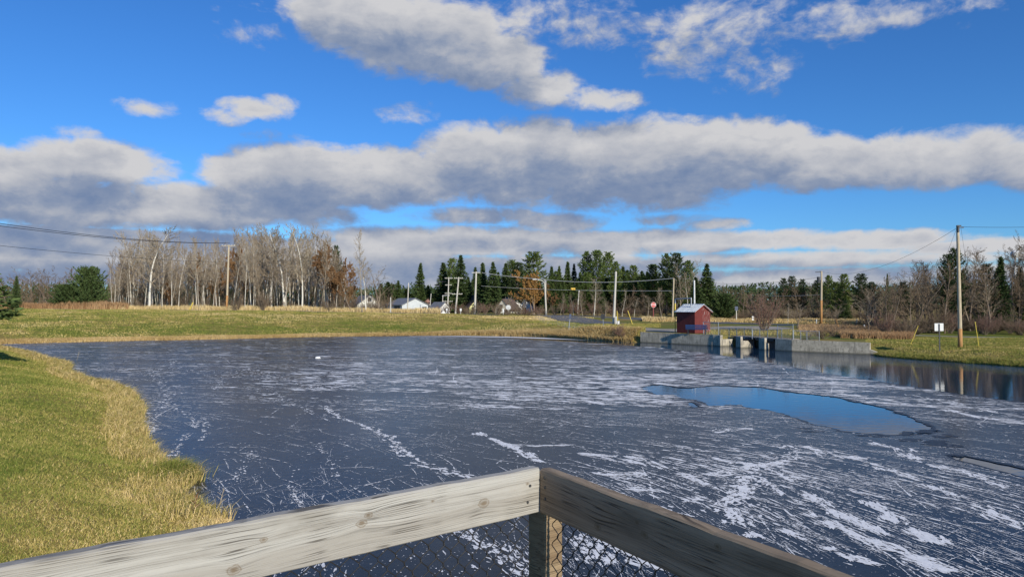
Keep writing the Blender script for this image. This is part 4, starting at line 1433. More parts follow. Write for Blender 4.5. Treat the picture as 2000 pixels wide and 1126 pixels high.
lp, lt = pole('street_lamp', 863, 604, 577, 200, .13, 'small street lamp with a level arm by the white shed', M['pole_grey'], ut=865, cat='street lamp')
mb = MB(); mb.tube([(.1, 0, lt.z - lp.location.z), (1.8, 0, lt.z - lp.location.z + .1)], .07, 6); mb.box((1.9, 0, lt.z - lp.location.z + .06), (.6, .25, .14)); mb.build('lamp_arm', M['white'], lp)
lp2, lt2 = pole('street_lamp', 1065.6, 614, 549, 141, .12, 'street lamp arm mounted beside the pole at the orange willow', M['pole_grey'], ut=1066, cat='street lamp')
mb = MB(); mb.tube([(-.1, 0, 6.4), (-.8, 0, 6.9), (-1.9, 0, 7.1)], .06, 6); mb.box((-2.2, 0, 7.1), (.7, .25, .14)); mb.build('lamp_arm', M['white'], lp2)

wire('span_wire', t1 + Vector((1.2, 0, -.25)), t2 + Vector((0, -.3, -.05)), .15, 'pale upper span wire from the left pole to the willow pole', .055, M['wire_pale'])
wire('span_wire', t2 + Vector((0, -.3, -.1)), t4, .6, 'pale upper span wire from the willow pole to the pole by the stop sign', .05, M['wire_pale'])
wire('signal_wire', at_d(940, 558, 150), at_d(1065, 565, 140), .05, 'thin pale lower wire left of the willow pole', .03, M['wire_pale'])
wire('signal_wire', at_d(1065, 565, 140), at_d(1314, 567.5, 118), .1, 'thin pale lower wire carrying the yellow flasher', .03, M['wire_pale'])
fb = at_d(1119, 564, 134)
fl = empty('flashing_light', fb, 0, 'yellow flashing signal box hanging on the lower wire', 'traffic light')
mb = MB(); mb.box((0, 0, 0), (.85, .45, .42)); bevel(mb.build('housing', M['yellow'], fl), .05)
M['amber'] = simple('amber_lens', (.7, .35, .05), None, 3, .3)
for x in (-.22, .22):
    mb = MB(); mb.tube([(x, -.22, 0), (x, -.30, 0)], .14, 10); mb.build('lens', M['amber'], fl)
wire('power_line', at_d(-260, 395, 55), at_d(442, 474, 121), .9, 'upper of the two close wires running to the left pole', .028)
wire('power_line', at_d(-260, 403, 55), at_d(449, 474, 121), .9, 'lower of the two close wires running to the left pole', .028)
wire('power_line', at_d(-260, 450, 58), at_d(445, 512, 121), .5, 'single thin wire below the close pair at the left', .02)
wire('power_line', tR + Vector((.0, 0, -.15)), tF + Vector((-.3, 0, 0)), 1.5, 'wire drooping from the tallest right pole toward the transformer pole', .011)
wire('power_line', tR + Vector((.25, 0, -.1)), at_d(2150, 437, 50), .12, 'wire leaving the tallest right pole toward the right edge', .012)
wire('power_line', at_d(1603, 575, 98), at_d(1500, 577, 120), .1, 'faint low wire left of the transformer pole', .02, M['wire_pale'])
wire('power_line', at_d(1604, 541, 98), at_d(1385, 552, 150), .5, 'faint high wire left of the transformer pole', .018)
# guy wires with yellow guards
for (ub, ut_, vt, D, lab) in [(1910, 1877, 446, 50.5, 'steel guy wire right of the tallest pole'), (1777, 1868, 448, 51.5, 'steel guy wire left of the tallest pole')]:
    b_ = gp(ub, D); t_ = at_d(ut_, vt, 50)
    g = empty('guy_wire', b_, 0, lab + ' with a yellow guard at its foot', 'guy wire')
    v_ = t_ - b_
    mb = MB(); mb.tube([(0, 0, 0), v_], .008, 4); mb.build('cable', M['wire'], g)
    mb = MB(); k = .21 if ub > 1800 else .17; mb.tube([v_ * .0, v_ * k], .024, 6); mb.build('guard', M['yellow'], g)
for (ub, ut_, vb, vt, D, lab) in [(1236, 1226, 635, 606, 84, 'leaning yellow guy guard right of the thick pale pole'), (1207, 1205, 636, 607, 85, 'upright yellow guard just right of the thick pale pole'),
                                 (370, 377, 601, 590, 118, 'short yellow marker in the reeds below the birches'), (1640, 1632, 646, 622, 75, 'leaning orange stake in the brush right of the transformer pole')]:
    b_ = gp(ub, D); t_ = at_d(ut_, vt, D)
    mb = MB(); mb.tube([(0, 0, -.1), t_ - b_], .05 if D < 100 else .09, 6)
    tag(mb.build('yellow_guard', M['yellow'] if ub != 1640 else M['pole_orange'], loc=b_), lab, 'marker')
for (u, vt, D, lab) in [(1203, 618, 85.5, 'short grey pedestal post beside the thick pale pole'), (1207.5, 627, 84, 'small white utility box beside the thick pale pole')]:
    b_ = gp(u, D); H = at_d(u, vt, D).z - b_.z
    mb = MB(); mb.box((0, 0, H / 2), (.13 if H > .6 else .25, .13, H)); mb.box((0, 0, H), (.16 if H > .6 else .28, .16, .06))
    o = mb.build('utility_pedestal', M['pole_white'], loc=b_); tag(o, lab, 'post')


def text_mesh(s, size, m, parent, loc, rot, name='lettering'):
    cu = bpy.data.curves.new(name, 'FONT'); cu.body = s; cu.size = size; cu.align_x = 'CENTER'; cu.align_y = 'CENTER'; cu.extrude = .004; cu.offset = size * .03
    t = bpy.data.objects.new('tmp', cu); COL.objects.link(t)
    bpy.context.view_layer.update()
    me = bpy.data.meshes.new_from_object(t.evaluated_get(bpy.context.evaluated_depsgraph_get()))
    bpy.data.objects.remove(t)
    me.materials.clear(); me.materials.append(m)
    o = bpy.data.objects.new(name, me); COL.objects.link(o); o.parent = parent; o.location = loc; o.rotation_euler = rot
    return o


def octagon(mb, r, y0, y1, z, mat=0):
    P = []
    for y in (y0, y1):
        for k in range(8):
            a = R(22.5 + 45 * k); P.append((r * math.cos(a), y, z + r * math.sin(a)))
    mb.add(P, [tuple(range(8)), tuple(reversed(range(8, 16)))] + [(k, k + 8, (k + 1) % 8 + 8, (k + 1) % 8) for k in range(8)], mat)


b_ = gp(1276, 108); zs = at_d(1276, 595, 108).z - b_.z
st = empty('stop_sign', b_, R(6), 'red octagonal stop sign on a red post', 'sign')
mb = MB(); octagon(mb, .42, -.03, -.045, zs); pl = mb.build('plate', M['white'], st)
mb = MB(); octagon(mb, .38, -.047, -.056, zs); mb.build('face', M['sign_red'], pl)
text_mesh('STOP', .30, M['white'], pl, (0, -.062, zs), (R(90), 0, 0))
mb = MB(); mb.box((0, 0, (zs + .45) / 2), (.09, .05, zs + .45)); mb.build('post', simple('red_post', (.35, .07, .06), None, 4, .7), st)
b_ = gp(993, 135); zs = at_d(993, 600, 135).z - b_.z
st = empty('stop_sign', b_, R(-10), 'white back of an octagonal sign beside the yellow house', 'sign')
mb = MB(); octagon(mb, .5, -.05, -.065, zs); mb.build('plate', M['sign_back'], st)
mb = MB(); mb.box((0, -.02, zs / 2 + .2), (.09, .05, zs + .3)); mb.build('post', M['pole_grey'], st)


def sign(u, vt, vb_, w, D, label, m=M['sign_back'], post_m=M['steel_dark'], rz=0, pw=.06, tilt=0.0, name='road_sign', two=False, cat='sign', front=False):
    b_ = gp(u, D); t = at_d(u, vt, D); bb = at_d(u, vb_, D)
    st = empty(name, b_, rz, label, cat)
    st.rotation_euler = (0, tilt, rz)
    H = t.z - b_.z; h = t.z - bb.z; W_ = w / FPX * D
    s_ = -1 if front else 1
    mb = MB(); mb.box((0, 0, (H - .03) / 2), (pw, .04, H - .03 if not front else H)); mb.build('post', post_m, st)
    mb = MB(); mb.box((0, s_ * .03, H - h / 2), (W_, .012, h)); o = mb.build('plate', m, st); bevel(o, min(W_, h) * .08, 3)
    return st


sign(1833.5, 631, 646, 17.5, 47.5, 'blank pale back of a small sign on a black post on the right bank', pw=.07)
sign(1110, 613, 622, 5, 77, 'small blue sign on a thin leaning post by the pond edge', M['sign_blue'], M['galv'], tilt=R(7), front=True, rz=R(30))
sign(1178.5, 613, 623, 8, 78, 'small dark sign on a thin post near the thick pale pole', M['steel_dark'], M['galv'], tilt=R(-3), front=True, rz=R(-15))
sign(1438, 598, 606, 6, 104, 'dark blue sign on a wooden post behind the fence', M['sign_blue'], M['pole_grey'], pw=.12, front=True)
sign(1470, 617, 625, 4, 100, 'tiny white sign half hidden behind the big bush', M['white'], M['steel_dark'], front=True)
sign(814.5, 601.5, 609, 6, 128, 'tall narrow yellow sign in the pale grass before the garage', M['yellow'], M['pole_grey'], front=True)
sign(900, 602, 607, 3.5, 130, 'small white post marker right of the leaning pole', M['white'], M['white'], front=True)
sign(872.5, 602, 606, 3, 122, 'short pale post in the brush below the thin pole', M['white'], M['white'], front=True)
sign(930 + 53, 603, 609, 2.5, 128, 'thin pale marker between the yellow houses', M['white'], M['white'], front=True)
for (u, vt, D, lab) in [(1673, 623, 92, 'short white roadside marker far right of the transformer pole'), (1594, 623, 98, 'short pale marker just left of the transformer pole'), (1687, 640, 76, 'thin wooden stake in the dry grass behind the right wall')]:
    b_ = gp(u, D); H = max(.5, at_d(u, vt, D).z - b_.z)
    mb = MB(); mb.box((0, 0, H / 2), (.11, .11, H), taper=.8); mb.box((0, -.06, H * .8), (.14, .02, .16))
    tag(mb.build('marker_post', M['pole_white'], loc=b_), lab, 'post')


# ------------------------------------------------------------------ houses
def house(u, D, rz, w, l, eave, peak, label, wall, roofm, name='house', z=None, opens=(), chimney=False, ov=.35):
    """gable end (width w) faces local -y, ridge runs along +y for l; origin at the middle of the gable wall"""
    b_ = gp(u, D); zz = b_.z if z is None else z
    root = empty(name, (b_.x, b_.y, zz), rz, label, 'house' if name != 'garage' else 'garage')
    mb = MB(); h = w / 2
    P = []
    for y in (0, l): P += [(-h, y, -.5), (h, y, -.5), (h, y, eave), (0, y, peak), (-h, y, eave)]
    mb.add(P, [(0, 1, 2, 3, 4), (9, 8, 7, 6, 5), (1, 6, 7, 2), (0, 4, 9, 5)])
    mb.build('wall', wall, root)
    mb = MB(); sl_ = (peak - eave) / h
    for s in (-1, 1):
        xe = s * (h + ov); ze = eave - ov * sl_
        P = [(0, -ov, peak), (xe, -ov, ze), (xe, l + ov, ze), (0, l + ov, peak)]
        Q = [(p[0], p[1], p[2] + .16) for p in P]
        mb.add([(p[0], p[1], p[2] + .01) for p in P] + Q, [(0, 1, 2, 3), (7, 6, 5, 4), (0, 4, 5, 1), (1, 5, 6, 2), (2, 6, 7, 3)])
    rf = mb.build('roof', roofm, root)
    if chimney:
        mb = MB(); mb.box((.3, l * .5, peak + .4), (.6, .6, 1.2)); mb.build('chimney', M['pink_wall'], rf)
    for (face, x, z0, ww, hh, kind) in opens:
        # face 'g' = gable end, 'l' = left side wall, 'r' = right side wall
        def place(mb, wd, hd, off):
            if face == 'g': mb.box((x, -off, z0 + hh / 2), (wd, .06, hd))
            elif face == 'l': mb.box((-h - off, x, z0 + hh / 2), (.06, wd, hd))
            else: mb.box((h + off, x, z0 + hh / 2), (.06, wd, hd))
        if kind == 'window':
            mb = MB(); place(mb, ww + .2, hh + .2, .02); fr = mb.build('window', M['white'], root)
            mb = MB(); place(mb, ww, hh, .035); mb.build('pane', M['glass'], fr)
        elif kind == 'door':
            mb = MB(); place(mb, ww, hh, .03); mb.build('door', M['white'], root)
        elif kind == 'dark':
            mb = MB(); place(mb, ww, hh, .03); mb.build('doorway', M['steel_dark'], root)
    return root


house(811, 190, R(33), 7.6, 10.5, 2.5, 4.2, 'light grey garage with a low gable roof', M['grey_wall'], M['grey_roof'], 'garage', z=1.0,
      opens=(('l', 7.2, 0, 2.8, 2.1, 'door'), ('l', 3.2, 0, 3.6, 2.2, 'dark'), ('g', 2.7, 0, 1.3, 2.0, 'dark')))
house(836, 215, R(20), 7.0, 9.0, 1.7, 4.4, 'faded red house behind the grey garage', M['pink_wall'], M['brown_roof'], z=.9, opens=(('g', 0, 1.3, 1.0, 1.0, 'window'),))
house(869, 180, R(40), 3.0, 4.6, 1.7, 3.0, 'small white outbuilding with a grey roof', M['white'], M['grey_roof'], 'garage', z=1.1, opens=(('g', 0.2, .8, .7, .8, 'dark'), ('l', 2, .6, 1, .9, 'dark')))
house(937, 200, R(20), 6.0, 8.0, 1.9, 5.3, 'pale yellow house half hidden by spruces', M['yellow_wall'], M['brown_roof'], z=1.0, opens=(('g', .9, .3, 1.2, 1.2, 'window'), ('g', -.6, 2.7, .8, .9, 'window'), ('g', 2.1, 2.4, .7, .8, 'window')), chimney=True)
house(982, 185, R(-22), 4.4, 7.0, 1.3, 3.9, 'cream house with a steep brown roof by the octagonal sign', M['cream_wall'], M['brown_roof'], z=1.0, opens=(('g', -.4, 1.9, .7, .7, 'window'), ('g', .9, .5, .8, .9, 'window')))
house(1018, 205, R(30), 8.0, 9.0, 2.2, 4.6, 'white house partly hidden by bare brush', M['white'], M['grey_roof'], z=1.0, opens=(('g', -2, .5, 1.2, 1.2, 'window'), ('g', 1, .5, 1.2, 1.2, 'window'), ('g', 0, 2.9, .9, .9, 'window')))
house(786, 265, R(75), 7.0, 9.0, 3.8, 5.6, 'dark red roofed house showing above the garage', M['pink_wall'], M['maroon_roof'], z=1.5, opens=(('g', 0, 1.5, 1, 1, 'window'),))
house(722, 165, R(28), 6.5, 8.0, 2.0, 4.3, 'white house seen through the last aspens', M['cream_wall'], M['grey_roof'], z=1.3, opens=(('g', -1.5, .8, 1, 1.1, 'window'), ('g', 1.5, .8, 1, 1.1, 'window'), ('g', 0, 3.0, .9, .9, 'window')))

# water tower bulb beyond the right woods
b_ = gp(1983, 420)
wtw = empty('water_tower', b_, 0, 'distant white water tower bulb showing over the right woods', 'water tower')
zt = at_d(1983, 489, 420).z - b_.z
mb = MB(); pts = []; rr = []
for k in range(13):
    a = math.pi * k / 12; pts.append((0, 0, zt - 2.2 - 2.2 * math.cos(a))); rr.append(max(.05, 2.4 * math.sin(a)))
mb.tube(pts, rr, 16); mb.build('tank', M['white'], wtw, smooth=True)
mb = MB(); mb.tube([(0, 0, 0), (0, 0, zt - 4.3)], [.7, .5], 12); mb.build('stem', M['white'], wtw)

# ------------------------------------------------------------------ trees
def rot_about(v, ax, a):
    return Matrix.Rotation(a, 3, ax) @ v


def grow(mb, p, d, L, r, lvl, P, rnd, mats):
    """one limb with its side shoots; P[lvl] = dict(n, len, ang, up, seg, start, wob)"""
    c = P[lvl]; seg = c['seg']; pts = [p.copy()]; dirs = [d.copy()]
    q = p.copy(); dd = d.copy()
    for i in range(seg):
        w = c['wob']
        dd = (dd + Vector((rnd.gauss(0, w), rnd.gauss(0, w), rnd.gauss(0, w) + c['up']))).normalized()
        q = q + dd * (L / seg); pts.append(q.copy()); dirs.append(dd.copy())
    rad = [r * (1 - c.get('tap', .85) * i / seg) for i in range(seg + 1)]
    sides = 7 if lvl == 0 else (4 if lvl == 1 else 3)
    mb[0 if lvl <= c.get('trunk_to', 0) else 1].tube(pts, rad, sides, 0, cap=False)
    if lvl + 1 >= len(P): return
    n = c['n']; ch = P[lvl + 1]
    for k in range(n):
        t = c['start'] + (1 - c['start']) * ((k + rnd.random()) / n)
        x = t * seg; i = min(int(x), seg - 1); f = x - i
        b = pts[i].lerp(pts[i + 1], f); bd = dirs[i + 1]
        ax = bd.orthogonal().normalized(); ax = rot_about(ax, bd, rnd.random() * 6.283)
        nd = rot_about(bd, ax, R(ch['ang'] + rnd.gauss(0, 9)))
        shape = c.get('shape', lambda t: 1 - .75 * t)
        LL = L * ch['len'] * shape(t) * (.7 + .6 * rnd.random())
        rr = max(P[-1].get('rmin', .01), min((r * (1 - .8 * t)) * ch.get('rk', .5), r * .6))
        grow(mb, b, nd.normalized(), LL, rr, lvl + 1, P, rnd, mats)


def bare_tree(name, seed, H, P, m_trunk, m_twig, r=.13, stems=1, spread=0, lean=.04):
    rnd = random.Random(seed); root = empty(name, (0, 0, 0)); A, B = MB(), MB()
    for s in range(stems):
        a = rnd.random() * 6.283; k = spread * (.3 + .7 * rnd.random())
        d = Vector((math.cos(a) * k + rnd.gauss(0, lean), math.sin(a) * k + rnd.gauss(0, lean), 1)).normalized()
        grow((A, B), Vector((math.cos(a) * .08 * (stems > 1), math.sin(a) * .08 * (stems > 1), -.3)), d, H * (1 if stems == 1 else .7 + .4 * rnd.random()), r, 0, P, rnd, None)
    A.build('trunk', m_trunk, root, smooth=True); B.build('crown', m_twig, root)
    return root


aspenP = lambda st, n: [dict(n=n, up=.02, seg=10, start=st, wob=.075, tap=.88, shape=lambda t: 1.05 - .72 * t),
                        dict(n=7, len=.30, ang=42, up=.085, seg=4, start=.2, wob=.10, rk=.42),
                        dict(n=5, len=.46, ang=34, up=.07, seg=2, start=.15, wob=.13, rk=.5),
                        dict(n=0, len=.55, ang=34, up=.05, seg=2, start=0, wob=.14, rmin=.021)]
PROTO = {}
PROTO['aspen'] = [bare_tree('aspen', 20 + i, 13.0 + .0 * i, aspenP(.22 + .09 * (i % 3), 34), M['bark_white'], M['twig_pale'], .125) for i in range(6)]
PROTO['brown_tree'] = [bare_tree('bare_tree', 40 + i, 10.0, [dict(n=34, up=.02, seg=7, start=.15, wob=.06, tap=.85, shape=lambda t: 1.1 - .7 * t), dict(n=7, len=.33, ang=50, up=.09, seg=4, start=.15, wob=.14, rk=.45),
                       dict(n=5, len=.46, ang=38, up=.05, seg=2, start=.15, wob=.16, rk=.5), dict(n=0, len=.55, ang=36, up=.03, seg=2, start=0, wob=.16, rmin=.022)], M['bark_brown'], M['twig_brown'], .13) for i in range(4)]
sprP = [dict(n=9, up=.03, seg=6, start=.22, wob=.10, tap=.8, shape=lambda t: 1.1 - .5 * t), dict(n=8, len=.55, ang=38, up=.04, seg=5, start=.15, wob=.16, rk=.55),
        dict(n=6, len=.5, ang=38, up=.03, seg=3, start=.15, wob=.18, rk=.5), dict(n=3, len=.5, ang=36, up=.02, seg=2, start=.1, wob=.18, rk=.5), dict(n=0, len=.6, ang=34, up=.02, seg=2, start=0, wob=.18, rmin=.0135)]
PROTO['spreading_tree'] = [bare_tree('bare_tree', 60 + i, 8.0, sprP, M['bark_brown'], M['twig_pale'] if i == 1 else M['twig_brown'], .13) for i in range(4)]
shrP = [dict(n=8, up=.02, seg=5, start=.15, wob=.10, tap=.85, shape=lambda t: 1 - .6 * t), dict(n=5, len=.42, ang=30, up=.03, seg=3, start=.15, wob=.13, rk=.5), dict(n=3, len=.45, ang=30, up=.02, seg=2, start=.1, wob=.14, rk=.5),
        dict(n=0, len=.5, ang=30, up=.02, seg=2, start=0, wob=.14, rmin=.011)]


def shrub(name, seed, H, mt, stems=26, spread=.75, r=.03):
    rnd = random.Random(seed); root = empty(name, (0, 0, 0)); A = MB(); B = MB()
    for s in range(stems):
        a = rnd.random() * 6.283; k = spread * math.sqrt(rnd.random())
        d = Vector((math.cos(a) * k, math.sin(a) * k, 1)).normalized()
        grow((A, B), Vector((math.cos(a) * .25 * rnd.random(), math.sin(a) * .25 * rnd.random(), -.05)), d, H * (.65 + .4 * rnd.random()), r, 0, shrP, rnd, None)
    A.build('stems', M['bark_brown'], root); B.build('twigs', mt, root)
    return root


PROTO['shrub_red'] = [shrub('bare_shrub', 80 + i, 3.2, M['twig_red']) for i in range(2)]
PROTO['shrub_brown'] = [shrub('bare_shrub', 84 + i, 3.0, M['twig_brown'], 24, .9) for i in range(3)]
PROTO['shrub_pale'] = [shrub('bare_shrub', 90 + i, 3.0, M['twig_pale'], 18, .6) for i in range(2)]


def needles(mb, C, D, L, Wd, per=3, seed=0, up=.0, spread=.6):
    """flat needle sprays: a few narrow triangles at each point C along direction D"""
    r = np.random.default_rng(seed); n = len(C)
    for k in range(per):
        d = D + r.normal(0, spread, (n, 3)); d[:, 2] += up; d /= np.linalg.norm(d, axis=1, keepdims=True)
        s = np.cross(d, r.normal(0, 1, (n, 3))); s /= np.maximum(np.linalg.norm(s, axis=1, keepdims=True), 1e-6)
        LL = (L * (.6 + .8 * r.random(n)))[:, None]; W2 = (Wd * (.6 + .8 * r.random(n)))[:, None]
        b = C - d * LL * .25
        V = np.stack([b - s * W2 * .5, b + s * W2 * .5, b + d * LL * .6 + s * W2 * .45, b + d * LL, b + d * LL * .6 - s * W2 * .45], 1)
        mb.add(V.reshape(-1, 3), np.arange(n * 5).reshape(n, 5))


def conifer(name, seed, H, W_, kind, m_need, droop=.12, bottom=.08, whorls=34):
    rnd = np.random.default_rng(seed); root = empty(name, (0, 0, 0)); T, N2, Bm = MB(), MB(), MB()
    lean = rnd.normal(0, .012, 2)
    T.tube([(lean[0] * z, lean[1] * z, z) for z in np.linspace(-.3, H * .98, 10)], np.linspace(H * .013, .02, 10), 8, cap=False)
    Cs, Ds = [], []
    for w in range(whorls):
        t = bottom + (1 - bottom) * ((w + rnd.random() * .6) / whorls)
        z = t * H
        if kind == 'spruce':
            rad = W_ / 2 * ((1 - t) ** .95 * 1.05) * (.78 + .35 * rnd.random()); nb_ = 8; up = .25 * t - droop
        elif kind == 'pine':
            env = math.sin(math.pi * min(1, max(.02, (t - bottom * .5) / (1 - bottom * .5))) ** .75) ** .55 * (1.0 if t < .8 else 1.0)
            rad = W_ / 2 * (env * (1 - .35 * t) + .05) * (.45 + .75 * rnd.random()); nb_ = 5; up = .25 + .45 * t
        else:   # round, bushy to the ground
            env = math.sqrt(max(0.0, 1 - (t ** 1.7))); rad = W_ / 2 * env * (.8 + .3 * rnd.random()) + .1; nb_ = 10; up = .25 + .2 * t
        a0 = rnd.random() * 6.283
        for k in range(nb_):
            if kind == 'pine' and rnd.random() < .15: continue
            a = a0 + 6.283 * k / nb_ + rnd.normal(0, .2); Lb = rad * (.7 + .45 * rnd.random())
            m = max(3, int(Lb / .26)); s = np.linspace(.12, 1, m)
            curve = (-droop * .9 * np.sin(s * 2.4) if kind == 'spruce' else .22 * s ** 2) * Lb
            px = lean[0] * z + math.cos(a) * s * Lb; py = lean[1] * z + math.sin(a) * s * Lb; pz = z + up * s * Lb + curve
            if w % 2 == 0 or kind == 'pine':
                Bm.tube(np.stack([px, py, pz], 1)[[0, m // 2, m - 1]], [.035, .02, .01], 3, cap=False)
            reps = 3 if kind != 'pine' else 4
            keep0 = .1 if kind != 'pine' else .35
            for j in range(reps):
                side = rnd.normal(0, .13 + .10 * Lb * (1 - s), m) * (1.0 if kind != 'pine' else 1.5)
                C = np.stack([px - math.sin(a) * side, py + math.cos(a) * side, pz + rnd.normal(0, .09, m) - (.10 * rnd.random() if kind == 'spruce' else -.03)], 1)
                D = np.tile(np.array([math.cos(a), math.sin(a), up]), (m, 1)); D[:, 0] += -math.sin(a) * np.sign(side) * .7; D[:, 1] += math.cos(a) * np.sign(side) * .7
                k_ = s > keep0
                Cs.append(C[k_]); Ds.append(D[k_])
    top = np.array([[lean[0] * z, lean[1] * z, z] for z in np.linspace(H * .88, H, 12)]); Cs.append(top); Ds.append(np.tile([0, 0, 1.0], (12, 1)))
    C = np.concatenate(Cs); D = np.concatenate(Ds)
    tl = 1 - .55 * np.clip((C[:, 2] / H - .6) / .4, 0, 1) ** 1.5 if kind == 'spruce' else np.ones(len(C))
    needles(N2, C, D, (.42 if kind != 'pine' else .50) * tl, .14 if kind != 'pine' else .12, 2 if kind != 'pine' else 3, seed, up=.1 if kind != 'spruce' else -.05, spread=.45 if kind != 'pine' else .7)
    T.build('trunk', M['bark_brown'], root, smooth=True); Bm.build('branches', M['bark_brown'], root)
    N2.build('crown', m_need, root)
    return root


PROTO['spruce'] = [conifer('spruce', 100 + i, 14.0, 5.4 - .5 * i, 'spruce', M['needle'], whorls=42) for i in range(4)]
PROTO['pine'] = [conifer('pine', 110 + i, 14.0, 6.2, 'pine', M['needle_pine'] if i != 2 else M['needle_dark'], bottom=.18, whorls=30) for i in range(4)]
PROTO['bushy_pine'] = [conifer('bushy_pine', 120, 7.0, 8.0, 'round', M['needle'], bottom=.02, whorls=24)]
PROTO['larch'] = []


def leafy(name, seed, H, W_, m_leaf, dens=1.0, stems=1):
    """bare crown still holding fine orange growth"""
    r0 = bare_tree(name, seed, H, sprP, M['bark_brown'], m_leaf, .16, stems=stems, spread=.35)
    crown = [c for c in r0.children if c.name.startswith('crown')][0]
    rnd = np.random.default_rng(seed); n = len(crown.data.vertices); co = np.zeros(n * 3); crown.data.vertices.foreach_get('co', co); co = co.reshape(-1, 3)
    pick = rnd.choice(n, int(min(n, 6500 * dens)), replace=False)
    C = co[pick]; C = C[C[:, 2] > H * .25]
    mb = MB(); needles(mb, C, np.tile([0, 0, .2], (len(C), 1)), .26, .075, 2, seed, spread=1.0)
    mb.build('leaves', m_leaf, r0)
    return r0


PROTO['orange'] = [leafy('orange_tree', 130, 9.5, 8, M['orange_leaf'], 2.2, 3), leafy('rusty_tree', 131, 9.0, 6, M['rust_leaf'], .55)]
PROTO_H = dict(aspen=13.6, brown_tree=10.8, spreading_tree=8.6, shrub_red=3.1, shrub_brown=3.0, shrub_pale=3.0, spruce=14.2, pine=14.6, bushy_pine=7.4, orange=9.8)
CATN = dict(aspen='tree', brown_tree='tree', spreading_tree='tree', shrub_red='shrub', shrub_brown='shrub', shrub_pale='shrub', spruce='tree', pine='tree', bushy_pine='tree', orange='tree')
# true heights of the prototypes
for k_, L_s in PROTO.items():
    for r0 in L_s:
        r0['true_h'] = max(max((v.co.z for v in c.data.vertices), default=1) for c in r0.children)
        r0['true_w'] = max(max((abs(v.co.x) for v in c.data.vertices), default=1) for c in r0.children) * 2
USED = {}
NTREE = [0]


def plant(kind, u, vt, D, label, group=None, wpx=None, idx=None, rz=None, zoff=0.0):
    lst = PROTO[kind]
    i = (NTREE[0] if idx is None else idx) % len(lst); NTREE[0] += 1
    p = lst[i]; b = gp(u, D); b.z += zoff
    H = at_d(u, vt, D).z - b.z
    if H < .4: H = .4
    s = H / p['true_h']; sx = s if wpx is None else (wpx / FPX * D) / p['true_w']
    rz = random.random() * 6.283 if rz is None else rz
    if (kind, i) not in USED:
        USED[(kind, i)] = True
        p.location = b; p.rotation_euler = (0, 0, rz); p.scale = (sx, sx, s)
        p['label'] = label; p['category'] = CATN[kind]
        if group: p['group'] = group
        return p
    o = copy_tree(p, b, rz, (sx, sx, s), label, group, CATN[kind])
    return o


# --- the aspen grove on the left
prof_u = [205, 225, 240, 260, 290, 312, 340, 360, 385, 415, 440, 470, 490, 507, 540, 575, 600, 625, 648, 668, 690]
prof_v = [522, 492, 470, 452, 437, 452, 470, 455, 468, 455, 470, 442, 452, 436, 434, 442, 432, 446, 470, 500, 560]
GA = 'bare pale aspens crowded in the left grove'
for k in range(138):
    u = 218 + 455 * ((k + random.random()) / 138)
    D = random.uniform(124, 158)
    top = float(np.interp(u, prof_u, prof_v)) + (random.random() ** 1.2) * 75 * (1 if k % 3 else .2)
    plant('aspen', u, top, D, 'bare pale-trunked aspen crowded among others in the left grove', GA, wpx=random.uniform(44, 70) * (590 - top) / 140)
for (u, vt, D, w, i, lab) in [(290, 437, 121, 84, 1, 'tall white birch with forked limbs near the left end of the grove'), (708, 446, 118, 56, 2, 'tall lone white aspen at the right edge of the grove'),
                              (318, 462, 120, 70, 3, 'white birch leaning right beside the forked birch'), (716, 500, 119, 70, 4, 'white aspen spreading right beside the lone tall one'),
                              (390, 462, 119, 60, 5, 'slim white birch just left of the utility pole'), (508, 440, 120, 54, 0, 'white aspen with a straight trunk in the front row of the grove'),
                              (592, 436, 121, 58, 1, 'tallest front-row aspen in the middle of the grove'), (560, 455, 120, 50, 3, 'front-row aspen left of the tallest one'), (625, 460, 119, 50, 4, 'front-row aspen near the brown oak'),
                              (478, 470, 120, 50, 2, 'thin front-row aspen right of the utility pole')]:
    plant('aspen', u, vt, D, lab, wpx=w, idx=i)
plant('spreading_tree', 742, 512, 121, 'pale spreading bare tree above the white house', idx=1, wpx=92)
for (u, vt, D, w, lab) in [(648, 478, 125, 66, 'dark brown oak with clinging leaves at the right of the grove'), (382, 492, 130, 44, 'orange-brown tree left of the utility pole'), (478, 478, 133, 50, 'orange-brown tree behind the utility pole'), (662, 488, 122, 60, 'rust-leaved tree bordering the brown oak'), (688, 520, 121, 46, 'low rusty tree under the lone white aspen'), (412, 520, 128, 44, 'low rusty tree between the slim birch and the utility pole'), (670, 500, 128, 46, 'rusty tree at the right foot of the grove'), (335, 545, 126, 40, 'low orange bush under the leaning birch')]:
    plant('orange', u, vt, D, lab, wpx=w, idx=1)
plant('pine', 655, 476, 150, 'dark pine top showing through the grove', wpx=30, idx=2)
for k in range(72):
    u = 215 + 6.6 * k + random.uniform(-6, 6)
    plant('brown_tree', u, random.uniform(478, 545), random.uniform(138, 165), 'brown bare tree filling the back of the left grove', 'brown bare trees at the back of the left grove', wpx=random.uniform(45, 65))
for k in range(46):
    u = 180 + 12.8 * k + random.uniform(-6, 6)
    plant('shrub_brown', u, random.uniform(560, 588), random.uniform(118, 150), 'low brown undergrowth bush beneath the grove', 'undergrowth bushes beneath the left grove', wpx=random.uniform(26, 44))
